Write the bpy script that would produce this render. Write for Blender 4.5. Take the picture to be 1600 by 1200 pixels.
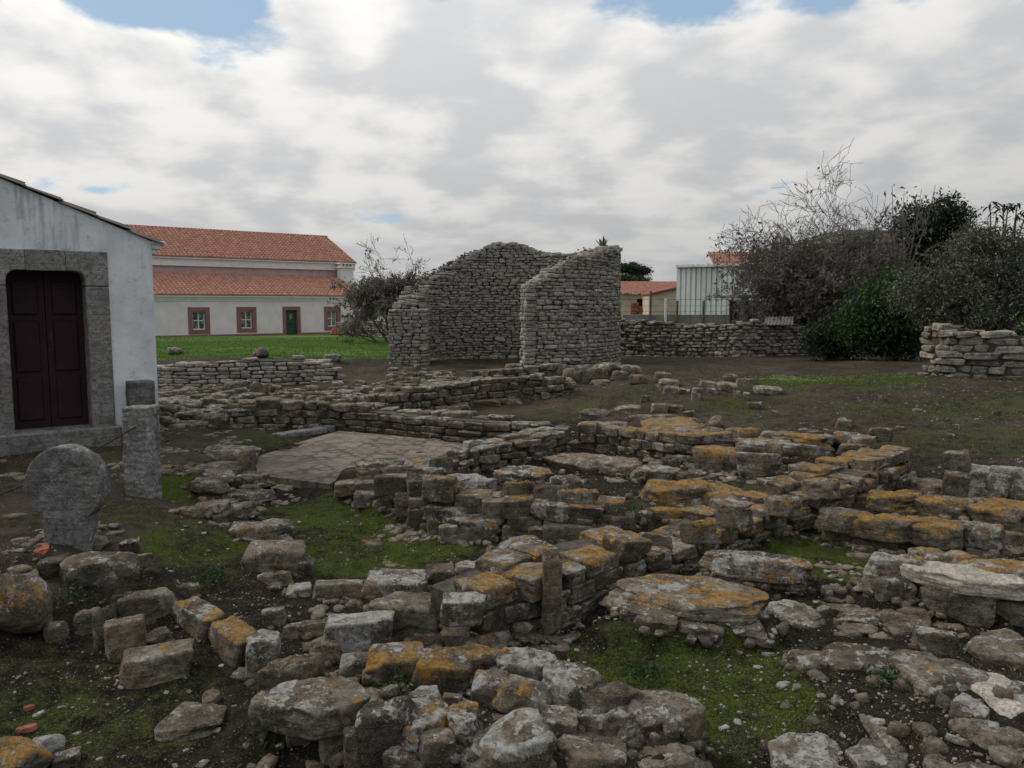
import bpy, bmesh, math, random
import numpy as np
from mathutils import Vector, Matrix, Euler, noise

random.seed(7); rng = np.random.default_rng(7)
SC = bpy.context.scene
for o_ in list(bpy.data.objects): bpy.data.objects.remove(o_)
COL = SC.collection

# ------------------------------------------------------------------ camera
EYE = 1.72; F = 1232.0; HORIZON = 478.0
PITCH = math.atan((600 - HORIZON) / F)
cam = bpy.data.cameras.new('camera'); camo = bpy.data.objects.new('camera', cam); COL.objects.link(camo)
cam.sensor_width = 36; cam.lens = 36 * F / 1600; cam.clip_start = 0.05; cam.clip_end = 6000
camo.location = (0, 0, EYE); camo.rotation_euler = (math.pi / 2 - PITCH, 0, 0)
SC.camera = camo

# ------------------------------------------------------------------ light, sky, exposure
SUN_AZ = math.radians(-64); SUN_EL = math.radians(40)       # azimuth from +Y, negative = to the left
SUN_DIR = Vector((math.sin(SUN_AZ) * math.cos(SUN_EL), math.cos(SUN_AZ) * math.cos(SUN_EL), math.sin(SUN_EL)))
sl = bpy.data.lights.new('sun', 'SUN'); sl.energy = 2.0; sl.angle = math.radians(18); sl.color = (1, .93, .82)
so = bpy.data.objects.new('sun', sl); COL.objects.link(so); so.rotation_euler = SUN_DIR.to_track_quat('Z', 'Y').to_euler()
so.location = (-20, 10, 30)
SC.view_settings.view_transform = 'Standard'; SC.view_settings.look = 'None'
SC.view_settings.gamma = 1; SC.view_settings.exposure = -0.2; SC.view_settings.use_curve_mapping = False
SC.cycles.use_denoising = True
SC.cycles.max_bounces = 6; SC.cycles.diffuse_bounces = 3; SC.cycles.glossy_bounces = 2
SC.cycles.transparent_max_bounces = 8

class NT:
    """tiny helper to write node trees"""
    def __init__(s, nt): s.nt = nt; nt.nodes.clear()
    def n(s, t, ins=None, **props):
        nd = s.nt.nodes.new(t)
        for k, v in props.items(): setattr(nd, k, v)
        for k, v in (ins or {}).items():
            sock = nd.inputs[k]
            if isinstance(v, bpy.types.NodeSocket): s.nt.links.new(v, sock)
            elif v is not None: sock.default_value = v
        return nd
    def math(s, op, a, b=None, c=None, clamp=False):
        nd = s.n('ShaderNodeMath', operation=op, use_clamp=clamp)
        for i, v in enumerate((a, b, c)):
            if v is None: continue
            if isinstance(v, bpy.types.NodeSocket): s.nt.links.new(v, nd.inputs[i])
            else: nd.inputs[i].default_value = v
        return nd.outputs[0]
    def step(s, x, a, b):       # smooth 0..1 between a and b
        nd = s.n('ShaderNodeMapRange', {'Value': x, 'From Min': a, 'From Max': b}, interpolation_type='SMOOTHSTEP')
        return nd.outputs[0]
    def mix(s, f, a, b, blend='MIX'):
        nd = s.n('ShaderNodeMix', data_type='RGBA', blend_type=blend)
        for i, v in ((0, f), (6, a), (7, b)):
            if isinstance(v, bpy.types.NodeSocket): s.nt.links.new(v, nd.inputs[i])
            elif i == 0: nd.inputs[0].default_value = v
            else: nd.inputs[i].default_value = (*v, 1) if len(v) == 3 else v
        return nd.outputs[2]
    def noise(s, vec, scale, detail=4, rough=.55, dist=0.0, out=0):
        nd = s.n('ShaderNodeTexNoise', {'Vector': vec, 'Scale': scale, 'Detail': detail, 'Roughness': rough, 'Distortion': dist})
        return nd.outputs[out]
    def vadd(s, a, b, op='ADD'):
        nd = s.n('ShaderNodeVectorMath', operation=op)
        for i, v in enumerate((a, b)):
            if isinstance(v, bpy.types.NodeSocket): s.nt.links.new(v, nd.inputs[i])
            else: nd.inputs[i].default_value = v
        return nd.outputs[0]

SKY_OFF = (11.1, 4.4)
def build_world():
    w = bpy.data.worlds.new('World'); SC.world = w; w.use_nodes = True
    t = NT(w.node_tree)
    sky = t.n('ShaderNodeTexSky', sky_type='NISHITA', sun_disc=False, sun_elevation=SUN_EL, sun_rotation=SUN_AZ % (2 * math.pi),
              air_density=1.0, dust_density=1.2, ozone_density=1.0)
    d = t.n('ShaderNodeTexCoord').outputs['Generated']
    sep = t.n('ShaderNodeSeparateXYZ', {0: d})
    zp = t.math('MAXIMUM', sep.outputs[2], 0.0)
    zc = t.math('ADD', zp, 0.26)
    u = t.math('DIVIDE', sep.outputs[0], zc); v = t.math('DIVIDE', sep.outputs[1], zc)
    p = t.n('ShaderNodeCombineXYZ', {0: t.math('ADD', u, SKY_OFF[0]), 1: t.math('ADD', v, SKY_OFF[1]), 2: 3.7}).outputs[0]
    big = t.noise(p, 2.3, 2, .5)                                  # large cloud fields
    mid = t.noise(p, 3.0, 7, .54, .1)                              # billows
    fine = t.noise(p, 9.0, 5, .55, .2)
    dens = t.math('ADD', t.math('MULTIPLY', big, .62), t.math('ADD', t.math('MULTIPLY', mid, .40), t.math('MULTIPLY', fine, .10)))
    low = t.math('MULTIPLY', t.step(zp, .355, .255), .11)            # towards the horizon the layer closes
    cover = t.step(t.math('ADD', dens, low), .518, .578)
    # grey undersides: the same billows, sampled a step towards the sun
    p2 = t.vadd(p, (SUN_DIR.x * -.14, SUN_DIR.y * -.14, 0.0))
    mid2 = t.noise(p2, 3.0, 5, .50, .1)
    und = t.math('ADD', t.math('MULTIPLY', t.math('SUBTRACT', mid2, mid), 2.6), t.math('MULTIPLY', t.math('SUBTRACT', dens, .55), 2.6))
    shade = t.step(und, -.28, .40)
    dot = t.n('ShaderNodeVectorMath', {0: d, 1: tuple(SUN_DIR)}, operation='DOT_PRODUCT').outputs['Value']
    glow = t.math('POWER', t.math('MULTIPLY_ADD', dot, .5, .5), 1.25)   # brightest towards the veiled sun, dimmer away from it
    lit = t.mix(glow, (5.9, 5.9, 5.85), (11.6, 11.4, 11.0))
    grey = t.mix(glow, (4.5, 4.6, 4.8), (8.2, 8.25, 8.4))
    cloud = t.mix(shade, lit, grey)
    hz = t.step(zp, .16, .0)
    cloud = t.mix(t.math('MULTIPLY', hz, .5), cloud, t.mix(glow, (4.3, 4.45, 4.7), (8.2, 8.2, 8.3)))
    skyc = t.mix(.7, sky.outputs[0], (4.7, 6.6, 8.7))             # thin high veil over the blue
    grad = t.math('MULTIPLY_ADD', zp, 1.15, .74)                   # overcast: brighter overhead than at the horizon
    cloud = t.mix(1.0, cloud, t.n('ShaderNodeCombineColor', {0: grad, 1: grad, 2: grad}).outputs[0], 'MULTIPLY')
    col = t.mix(cover, skyc, cloud)
    bg = t.n('ShaderNodeBackground', {'Color': col, 'Strength': 0.1})
    out = t.n('ShaderNodeOutputWorld', {'Surface': bg.outputs[0]})
build_world()

# ------------------------------------------------------------------ pixels to places
CP, SP = math.cos(PITCH), math.sin(PITCH)
def ray(px, py):
    a = (px - 800) / F; b = (600 - py) / F
    return Vector((a, CP + b * SP, -SP + b * CP))
def atz(px, py, z):
    r = ray(px, py); t = (z - EYE) / r.z
    return Vector((r.x * t, r.y * t, z))
def aty(px, py, y):
    r = ray(px, py); t = y / r.y
    return Vector((r.x * t, y, EYE + r.z * t))
def online(px, o, d):
    """point on the ground-plan line o + s d whose picture column is px (ignores pitch: columns are vertical planes within a pixel)"""
    k = (px - 800) / F * CP      # columns near the horizon
    s = (k * o[1] - o[0]) / (d[0] - k * d[1])
    return Vector((o[0] + d[0] * s, o[1] + d[1] * s, 0))
def zpix(p, py):
    """height of the picture row py above plan point p"""
    r = ray(800 + F * p[0] / p[1] * CP, py); return EYE + r.z * p[1] / r.y

# ------------------------------------------------------------------ objects
def link(o, parent=None):
    COL.objects.link(o)
    if parent is not None: o.parent = parent
    return o
def tag(o, label=None, cat=None, group=None, kind=None):
    if label: o['label'] = label
    if cat: o['category'] = cat
    if group: o['group'] = group
    if kind: o['kind'] = kind
    return o
def thing(name, label, cat, loc=(0, 0, 0), group=None):
    o = bpy.data.objects.new(name, None); o.empty_display_size = .1; o.location = loc
    link(o); return tag(o, label, cat, group, 'thing')
def mobj(name, me, mat=None, parent=None, loc=None):
    """mesh given in world space (loc None) under an unrotated parent"""
    o = bpy.data.objects.new(name, me); o.color = (.03, .4, .5, 1)
    if mat is not None:
        me.materials.clear(); me.materials.append(mat)
    link(o, parent)
    if parent is not None and loc is None:
        off = Vector(parent.location); pp = parent.parent
        while pp is not None: off += Vector(pp.location); pp = pp.parent
        o.location = -off
    elif loc is not None: o.location = loc
    return o
def np_mesh(name, V, Fa, smooth=False):
    V = np.asarray(V, dtype=np.float32); Fa = np.asarray(Fa, dtype=np.int32)
    me = bpy.data.meshes.new(name); k = Fa.shape[1]; m = len(Fa)
    me.vertices.add(len(V)); me.vertices.foreach_set('co', V.ravel())
    me.loops.add(m * k); me.loops.foreach_set('vertex_index', Fa.ravel())
    me.polygons.add(m); me.polygons.foreach_set('loop_start', np.arange(0, m * k, k, dtype=np.int32))
    me.polygons.foreach_set('loop_total', np.full(m, k, dtype=np.int32))
    if smooth: me.polygons.foreach_set('use_smooth', np.ones(m, dtype=bool))
    me.update(calc_edges=True); return me
class MB:
    """collects boxes, prisms and tubes in world space into one mesh"""
    def __init__(s): s.v = []; s.f = []
    def add(s, vs, fs):
        b = len(s.v); s.v += [tuple(x) for x in vs]; s.f += [tuple(b + i for i in f) for f in fs]; return s
    def box(s, o, ax, ay, az):
        """corner o and three edge vectors"""
        o, ax, ay, az = map(Vector, (o, ax, ay, az))
        vs = [o, o + ax, o + ax + ay, o + ay]; vs += [p + az for p in vs]
        return s.add(vs, [(3, 2, 1, 0), (4, 5, 6, 7), (0, 1, 5, 4), (1, 2, 6, 5), (2, 3, 7, 6), (3, 0, 4, 7)])
    def prism(s, pts, ext):
        """polygon (list of points) pushed along ext"""
        n = len(pts); ext = Vector(ext); pts = [Vector(p) for p in pts]
        return s.add(pts + [p + ext for p in pts], [tuple(reversed(range(n))), tuple(range(n, 2 * n))] +
                     [(i, (i + 1) % n, n + (i + 1) % n, n + i) for i in range(n)])
    def tube(s, pts, rad, sides=6):
        pts = [Vector(p) for p in pts]; rings = []; n = len(pts)
        if not hasattr(rad, '__len__'): rad = [rad] * n
        for i, p in enumerate(pts):
            t = (pts[min(i + 1, n - 1)] - pts[max(i - 1, 0)]).normalized()
            a = t.orthogonal().normalized() if i == 0 else (a - t * a.dot(t)).normalized()
            b = t.cross(a)
            rings.append([p + (a * math.cos(2 * math.pi * k / sides) + b * math.sin(2 * math.pi * k / sides)) * rad[i] for k in range(sides)])
        vs = [q for r in rings for q in r]
        fs = [(i * sides + k, i * sides + (k + 1) % sides, (i + 1) * sides + (k + 1) % sides, (i + 1) * sides + k) for i in range(n - 1) for k in range(sides)]
        fs += [tuple(reversed(range(sides))), tuple((n - 1) * sides + k for k in range(sides))]
        return s.add(vs, fs)
    def mesh(s, name, bevel=0, smooth=False):
        me = bpy.data.meshes.new(name); me.from_pydata(s.v, [], s.f); me.update()
        bm = bmesh.new(); bm.from_mesh(me); bmesh.ops.recalc_face_normals(bm, faces=bm.faces)
        if bevel:
            bmesh.ops.bevel(bm, geom=[e for e in bm.edges if len(e.link_faces) == 2 and e.calc_face_angle() > .5], offset=bevel, segments=1, affect='EDGES', profile=.6)
        bm.to_mesh(me); bm.free()
        if smooth: me.shade_smooth()
        return me
    def build(s, name, mat, parent=None, bevel=0, smooth=False):
        return mobj(name, s.mesh(name, bevel, smooth), mat, parent)
# ------------------------------------------------------------------ materials
def new_mat(name):
    m = bpy.data.materials.new(name); m.use_nodes = True; return m, NT(m.node_tree)
def finish(t, col, rough=.9, normal=None, spec=.25, **kw):
    b = t.n('ShaderNodeBsdfPrincipled', {'Base Color': col if isinstance(col, bpy.types.NodeSocket) else (*col, 1), 'Roughness': rough, 'Specular IOR Level': spec, 'Normal': normal, **kw})
    t.n('ShaderNodeOutputMaterial', {'Surface': b.outputs[0]}); return b
def bump(t, h, strength, dist, normal=None):
    return t.n('ShaderNodeBump', {'Height': h, 'Strength': strength, 'Distance': dist, 'Normal': normal}).outputs[0]

def stone_material(name, light, dark, tan):
    """limestone with crusts of lichen; the object colour holds orange, white, tone, moss of each stone"""
    m, t = new_mat(name)
    oi = t.n('ShaderNodeObjectInfo'); g = t.n('ShaderNodeNewGeometry')
    r = oi.outputs['Random']; oc = t.n('ShaderNodeSeparateColor', {0: oi.outputs['Color']})
    pos = t.vadd(g.outputs['Position'], t.n('ShaderNodeCombineXYZ', {0: t.math('MULTIPLY', r, 37.), 1: t.math('MULTIPLY', r, 91.), 2: t.math('MULTIPLY', r, 53.)}).outputs[0])
    nz = t.n('ShaderNodeSeparateXYZ', {0: g.outputs['Normal']}).outputs[2]
    n1 = t.noise(pos, 4.5, 6, .65); n2 = t.noise(pos, 24, 7, .72); n3 = t.noise(pos, 95, 5, .7); n4 = t.noise(pos, 11, 7, .74, .4)
    base = t.mix(t.step(n1, .34, .66), dark, light)
    base = t.mix(t.math('MULTIPLY', t.step(t.noise(pos, 2.6, 4, .6), .48, .66), .75), base, tan)
    base = t.mix(t.math('MULTIPLY', t.step(n4, .50, .60), .60), base, tuple(c * .5 for c in dark))      # black-grey crusts
    base = t.mix(t.math('MULTIPLY', t.step(n2, .46, .60), .50), base, tuple(c * .40 for c in dark))
    base = t.mix(t.math('MULTIPLY', t.step(n3, .52, .66), .45), base, tuple(c * 1.6 for c in light))
    tone = t.math('ADD', t.math('MULTIPLY', r, .55), t.math('ADD', .40, oc.outputs[2]))
    base = t.mix(1.0, base, t.n('ShaderNodeCombineColor', {0: tone, 1: tone, 2: tone}).outputs[0], 'MULTIPLY')
    # white crusts, ragged and small; more on top faces, painting in brighter light
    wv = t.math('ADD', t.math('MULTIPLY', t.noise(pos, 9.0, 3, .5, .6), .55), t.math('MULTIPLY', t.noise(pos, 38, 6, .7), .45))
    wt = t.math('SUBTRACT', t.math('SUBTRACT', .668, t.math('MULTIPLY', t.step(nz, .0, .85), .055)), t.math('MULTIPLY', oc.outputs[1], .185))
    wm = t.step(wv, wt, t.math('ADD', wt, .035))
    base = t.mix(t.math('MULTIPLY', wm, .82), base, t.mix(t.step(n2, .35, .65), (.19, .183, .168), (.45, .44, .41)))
    # pits of many sizes
    vo = t.n('ShaderNodeTexVoronoi', {'Vector': t.vadd(pos, t.n('ShaderNodeTexNoise', {'Vector': pos, 'Scale': 9.0}).outputs['Color']), 'Scale': 17.0, 'Randomness': 1.0, 'Detail': 2.0, 'Roughness': .8}).outputs['Distance']
    pit = t.math('MULTIPLY', t.step(vo, .30, .12), t.step(t.noise(pos, 6.5, 3), .48, .62))
    base = t.mix(t.math('MULTIPLY', pit, .7), base, (.022, .021, .019))
    # orange lichen in ragged rosettes, mostly on what faces the sky
    ov = t.math('ADD', t.math('MULTIPLY', t.noise(pos, 3.2, 2, .5, .3), .34), t.math('ADD', t.math('MULTIPLY', t.noise(pos, 9.5, 3, .55, .5), .36), t.math('MULTIPLY', t.noise(pos, 42, 6, .72), .30)))
    up = t.step(nz, -.4, .7)
    ot = t.math('SUBTRACT', .655, t.math('MULTIPLY', oc.outputs[0], t.math('ADD', .07, t.math('MULTIPLY', up, .15))))
    om = t.math('MULTIPLY', t.step(ov, ot, t.math('ADD', ot, .014)), t.math('SUBTRACT', 1.0, t.math('MULTIPLY', t.step(t.noise(pos, 30, 5, .75), .53, .57), .75)))
    ocol = t.mix(t.step(n4, .40, .60), (.34, .175, .032), (.15, .085, .028))
    ocol = t.mix(t.math('MULTIPLY', t.step(n3, .52, .62), .55), ocol, (.46, .29, .075))
    ocol = t.mix(t.math('MULTIPLY', t.step(t.noise(pos, 60, 4, .7), .58, .62), .6), ocol, (.34, .32, .28))
    base = t.mix(t.math('MULTIPLY', om, .92), base, ocol)
    # moss in the hollows of mossy stones
    mm = t.step(t.noise(pos, 5.0, 5, .6), t.math('SUBTRACT', .78, t.math('MULTIPLY', t.math('SUBTRACT', 1.0, oi.outputs['Alpha']), .4)), .84)
    base = t.mix(mm, base, (.035, .05, .012))
    strata = t.n('ShaderNodeTexNoise', {'Vector': t.vadd(pos, (3.0, 3.0, 26.0), 'MULTIPLY'), 'Scale': 1.0, 'Detail': 4.0, 'Roughness': .6}).outputs[0]
    h = t.math('ADD', t.math('MULTIPLY', n2, .5), t.math('ADD', t.math('MULTIPLY', n3, .2), t.math('ADD', t.math('MULTIPLY', wm, .07), t.math('MULTIPLY', om, .10))))
    h = t.math('ADD', h, t.math('ADD', t.math('MULTIPLY', n4, .7), t.math('MULTIPLY', strata, .55)))
    h = t.math('SUBTRACT', h, t.math('MULTIPLY', pit, .5))
    finish(t, base, .93, bump(t, h, 1.0, .04), .12)
    return m
M = {}
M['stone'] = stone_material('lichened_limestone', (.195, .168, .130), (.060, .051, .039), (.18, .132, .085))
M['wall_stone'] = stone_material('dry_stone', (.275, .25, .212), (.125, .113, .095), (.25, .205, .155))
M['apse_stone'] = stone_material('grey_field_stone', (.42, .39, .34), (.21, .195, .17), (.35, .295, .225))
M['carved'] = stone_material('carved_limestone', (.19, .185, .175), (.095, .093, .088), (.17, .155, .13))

def ground_material():
    m, t = new_mat('earth_moss_grass')
    pos = t.n('ShaderNodeNewGeometry').outputs['Position']
    z = t.n('ShaderNodeSeparateColor', {0: t.n('ShaderNodeVertexColor', layer_name='zone').outputs[0]})
    n1 = t.noise(pos, 1.4, 5, .6); n2 = t.noise(pos, 9, 6, .65); n3 = t.noise(pos, 60, 5, .7)
    dry = t.n('ShaderNodeVertexColor', layer_name='zone').outputs['Alpha']
    damp = t.mix(t.step(n2, .35, .68), (.009, .0075, .0058), (.029, .0235, .0175))
    dusty = t.mix(t.step(n2, .35, .68), (.032, .026, .019), (.072, .058, .042))
    dusty = t.mix(t.math('MULTIPLY', t.step(n1, .45, .65), .5), dusty, (.10, .08, .058))
    soil = t.mix(dry, damp, dusty)
    soil = t.mix(t.math('MULTIPLY', t.step(n3, .56, .66), .35), soil, (.10, .09, .075))
    # crumbs and chips of limestone
    vo = t.n('ShaderNodeTexVoronoi', {'Vector': pos, 'Scale': 34.0})
    chip = t.math('MULTIPLY', t.step(vo.outputs['Distance'], .26, .18), t.step(t.n('ShaderNodeSeparateColor', {0: vo.outputs['Color']}).outputs[0], t.math('SUBTRACT', .92, t.math('MULTIPLY', z.outputs[2], .35)), .96))
    soil = t.mix(t.math('MULTIPLY', chip, .8), soil, (.22, .21, .19))
    vo2 = t.n('ShaderNodeTexVoronoi', {'Vector': pos, 'Scale': 95.0})
    chip2 = t.math('MULTIPLY', t.step(vo2.outputs['Distance'], .34, .2), t.step(t.n('ShaderNodeSeparateColor', {0: vo2.outputs['Color']}).outputs[0], .78, .84))
    soil = t.mix(t.math('MULTIPLY', chip2, .7), soil, (.20, .19, .17))
    mo = t.math('ADD', t.math('MULTIPLY', n1, .35), t.math('ADD', t.math('MULTIPLY', n2, .45), t.math('MULTIPLY', n3, .25)))
    mt = t.math('SUBTRACT', .74, t.math('MULTIPLY', z.outputs[1], .36))
    mm = t.step(mo, mt, t.math('ADD', mt, .2))
    moss = t.mix(t.step(n3, .3, .7), (.016, .025, .005), (.074, .094, .015))
    c = t.mix(mm, soil, moss)
    lt = t.math('SUBTRACT', .78, t.math('MULTIPLY', z.outputs[0], .62))
    lm = t.step(mo, lt, t.math('ADD', lt, .12))
    lawn = t.mix(t.step(n2, .35, .7), (.07, .112, .028), (.135, .205, .05))
    c = t.mix(lm, c, lawn)
    h = t.math('ADD', t.math('MULTIPLY', n2, .7), t.math('ADD', t.math('MULTIPLY', n3, .5), t.math('MULTIPLY', chip, .4)))
    finish(t, c, .97, bump(t, h, .9, .03), .05)
    return m
M['ground'] = ground_material()

def simple(name, a, b, scale=6, detail=5, rough=.85, bstr=.3, bdist=.01, bscale=None, lo=.35, hi=.65, spec=.25, **kw):
    m, t = new_mat(name); pos = t.n('ShaderNodeNewGeometry').outputs['Position']
    n = t.noise(pos, scale, detail, .6)
    c = t.mix(t.step(n, lo, hi), a, b)
    nb = t.noise(pos, bscale or scale * 6, 5, .65)
    finish(t, c, rough, bump(t, nb, bstr, bdist), spec, **kw); return m
M['soil_core'] = simple('packed_earth', (.045, .038, .03), (.115, .10, .08), 14, 6, .97, .8, .03)
M['mortar'] = simple('dark_mortar', (.05, .046, .04), (.1, .092, .08), 10, 6, .97, .8, .03)
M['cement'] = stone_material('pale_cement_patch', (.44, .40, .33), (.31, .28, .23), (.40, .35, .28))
M['terracotta'] = simple('terracotta_shard', (.20, .062, .036), (.30, .10, .06), 20, 4, .85, .4, .005)
M['gravel'] = simple('limestone_chips', (.07, .064, .055), (.26, .245, .215), 9, 3, .95, .4, .005)

def lime_wash():
    m, t = new_mat('weathered_limewash'); g = t.n('ShaderNodeNewGeometry'); pos = g.outputs['Position']
    n1 = t.noise(pos, 1.7, 6, .62, .3); n2 = t.noise(pos, 9, 7, .7); n3 = t.noise(pos, 45, 5, .7)
    c = t.mix(t.step(n1, .40, .68), (.70, .71, .715), (.56, .57, .57))
    c = t.mix(t.math('MULTIPLY', t.step(n2, .53, .68), .55), c, (.36, .37, .36))
    zz = t.n('ShaderNodeSeparateXYZ', {0: pos}).outputs[2]
    streak = t.noise(t.vadd(pos, (5.0, 5.0, .7), 'MULTIPLY'), 1.0, 6, .65)
    c = t.mix(t.math('MULTIPLY', t.math('MULTIPLY', t.step(streak, .5, .66), t.step(zz, 1.4, 2.9)), .8), c, (.33, .34, .33))
    c = t.mix(t.math('MULTIPLY', t.step(n3, .63, .72), .5), c, (.3, .3, .29))
    splash = t.math('MULTIPLY', t.step(t.math('ADD', zz, t.math('MULTIPLY', n2, .35)), .52, .12), .7)
    c = t.mix(splash, c, (.26, .25, .22))
    h = t.math('ADD', t.math('MULTIPLY', n1, .8), t.math('ADD', t.math('MULTIPLY', n2, .35), t.math('MULTIPLY', n3, .12)))
    finish(t, c, .92, bump(t, h, .5, .03), .15); return m
M['limewash'] = lime_wash()
M['house_wall'] = simple('house_render', (.72, .65, .655), (.64, .575, .58), 1.1, 6, .9, .15, .01, 30)
M['white_trim'] = simple('white_trim', (.70, .69, .68), (.62, .61, .60), 3, 5, .8, .1, .005)
M['pink'] = simple('pink_painted_surround', (.25, .12, .113), (.21, .10, .095), 4, 5, .85, .15, .005)
M['pale_pink'] = simple('faded_pink_band', (.46, .33, .315), (.40, .28, .265), 2, 5, .9, .15, .005)
M['green_door'] = simple('green_door_paint', (.026, .06, .046), (.034, .075, .058), 5, 4, .6, .1, .003)
M['maroon'] = simple('maroon_door_paint', (.020, .008, .011), (.030, .011, .015), 6, 6, .65, .2, .004)
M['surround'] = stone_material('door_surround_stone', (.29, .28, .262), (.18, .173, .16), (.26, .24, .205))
M['iron'] = simple('rusty_iron', (.03, .022, .018), (.06, .04, .03), 12, 4, .8, .2, .003)
M['wood'] = simple('grey_weathered_wood', (.09, .08, .07), (.16, .145, .125), 9, 5, .9, .4, .006)
M['concrete'] = simple('concrete_block', (.20, .19, .17), (.29, .275, .25), 3, 6, .95, .4, .01)
M['beige'] = simple('beige_render', (.42, .36, .27), (.5, .43, .33), 2, 5, .9, .2, .01)
M['dark'] = simple('dark_interior', (.02, .019, .018), (.035, .033, .03), 4, 3, .95, .1, .01)
M['dark_shed'] = simple('tarred_boards', (.035, .032, .03), (.06, .055, .05), 6, 4, .9, .4, .01)
def glass_mat():
    m, t = new_mat('window_glass'); pos = t.n('ShaderNodeNewGeometry').outputs['Position']
    c = t.mix(t.step(t.noise(pos, 4, 3), .4, .6), (.05, .055, .06), (.2, .21, .215))
    finish(t, c, .12, None, .5); return m
M['glass'] = glass_mat()
def tile_mat(name, a, b, c3, cell):
    m, t = new_mat(name); pos = t.n('ShaderNodeNewGeometry').outputs['Position']
    uv = t.n('ShaderNodeUVMap', uv_map='tile').outputs[0]
    wn = t.n('ShaderNodeTexWhiteNoise', {'Vector': uv}, noise_dimensions='2D').outputs['Value']
    c = t.mix(wn, a, b); c = t.mix(t.math('MULTIPLY', t.step(t.noise(pos, .5, 5, .65), .42, .68), .6), c, c3)
    c = t.mix(t.math('MULTIPLY', t.step(t.noise(pos, 12, 4), .5, .7), .35), c, tuple(x * .5 for x in a))
    finish(t, c, .85, bump(t, t.noise(pos, 30, 4), .25, .01), .2); return m
M['roof_tile'] = tile_mat('orange_roof_tile', (.32, .135, .092), (.47, .245, .175), (.34, .18, .135), .2)
M['old_tile'] = tile_mat('old_grey_tile', (.11, .10, .09), (.19, .165, .14), (.10, .10, .085), .2)
def metal_sheet():
    m, t = new_mat('pale_sheet_metal'); pos = t.n('ShaderNodeNewGeometry').outputs['Position']
    c = t.mix(t.step(t.noise(t.vadd(pos, (2.0, 2.0, .4), 'MULTIPLY'), 1.0, 5), .4, .65), (.72, .72, .70), (.60, .60, .585))
    finish(t, c, .5, None, .4, Metallic=.15); return m
M['sheet'] = metal_sheet()
def leaf_mat(name, a, b, hl=None):
    m, t = new_mat(name); g = t.n('ShaderNodeNewGeometry')
    c = t.mix(g.outputs['Random Per Island'], a, b)
    if hl: c = t.mix(t.step(g.outputs['Random Per Island'], .82, .86), c, hl)
    d = t.n('ShaderNodeBsdfPrincipled', {'Base Color': c, 'Roughness': .6, 'Specular IOR Level': .3})
    tr = t.n('ShaderNodeBsdfTranslucent', {'Color': c})
    mx = t.n('ShaderNodeMixShader', {0: .38, 1: d.outputs[0], 2: tr.outputs[0]})
    t.n('ShaderNodeOutputMaterial', {'Surface': mx.outputs[0]}); return m
M['leaf_brown'] = leaf_mat('grey_brown_leaf', (.075, .066, .057), (.18, .16, .135))
M['leaf_dark'] = leaf_mat('dark_evergreen_leaf', (.016, .024, .014), (.034, .05, .024))
M['leaf_green'] = leaf_mat('green_bush_leaf', (.016, .036, .012), (.038, .078, .022), (.085, .13, .03))
M['leaf_silver'] = leaf_mat('grey_green_leaf', (.040, .047, .032), (.095, .105, .070), (.26, .25, .20))
M['blossom'] = leaf_mat('pale_flower_head', (.16, .16, .125), (.34, .33, .27))
M['leaf_pine'] = leaf_mat('pine_needle', (.018, .030, .016), (.036, .055, .028))
M['leaf_agave'] = leaf_mat('agave_leaf', (.07, .09, .06), (.10, .12, .08))
M['bark'] = simple('grey_bark', (.08, .072, .064), (.18, .165, .145), 9, 5, .95, .6, .01)
M['grass'] = leaf_mat('grass_blade', (.06, .115, .022), (.125, .21, .045))
M['olive_grass'] = leaf_mat('olive_grass_blade', (.04, .058, .014), (.09, .115, .03))
M['moss_blade'] = leaf_mat('moss_blade', (.026, .042, .007), (.09, .12, .019))
M['dry_grass'] = leaf_mat('dry_grass', (.10, .085, .05), (.2, .17, .10))
def mosaic_mat():
    m, t = new_mat('worn_mosaic'); pos = t.n('ShaderNodeNewGeometry').outputs['Position']
    wob = t.vadd(pos, t.vadd(t.n('ShaderNodeTexNoise', {'Vector': pos, 'Scale': 2.2, 'Detail': 3.0}).outputs['Color'], (.16, .16, 0.0), 'MULTIPLY'))
    mp = t.n('ShaderNodeMapping', {'Vector': wob, 'Rotation': (0, 0, math.radians(-33))}).outputs[0]
    s = t.n('ShaderNodeSeparateXYZ', {0: mp}); fx, fy = s.outputs[0], s.outputs[1]
    tri = lambda v, k: t.math('ABSOLUTE', t.math('SUBTRACT', t.math('FRACT', t.math('MULTIPLY', v, k)), .5))      # 0 at the line, .5 between
    gx, gy = tri(fx, 1.9), tri(fy, 1.9)
    grid = t.step(t.math('MINIMUM', gx, gy), .03, .075)
    rad = t.math('ADD', gx, gy); ring = t.step(t.math('ABSOLUTE', t.math('SUBTRACT', rad, .52)), .02, .07)
    ring2 = t.step(t.math('ABSOLUTE', t.math('SUBTRACT', t.math('MAXIMUM', gx, gy), .33)), .015, .05)
    pat = t.math('MULTIPLY', grid, t.math('MULTIPLY', ring, ring2))
    tess = t.n('ShaderNodeTexVoronoi', {'Vector': mp, 'Scale': 55.0})
    c = t.mix(t.step(t.noise(pos, 2.2, 5, .6), .38, .66), (.125, .102, .082), (.20, .168, .138))
    c = t.mix(t.math('MULTIPLY', t.math('MULTIPLY', t.math('SUBTRACT', 1.0, pat), t.step(t.noise(pos, 1.7, 4, .6), .36, .58)), .8), c, (.055, .045, .037))
    c = t.mix(.18, c, tess.outputs['Color'], 'SOFT_LIGHT')
    c = t.mix(t.math('MULTIPLY', t.step(t.noise(pos, 7, 6, .7), .55, .68), .55), c, (.22, .20, .175))
    h = t.math('ADD', pat, t.math('MULTIPLY', t.noise(pos, 25, 5), .8))
    finish(t, c, .9, bump(t, h, .6, .03), .2); return m
M['mosaic'] = mosaic_mat()
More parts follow.
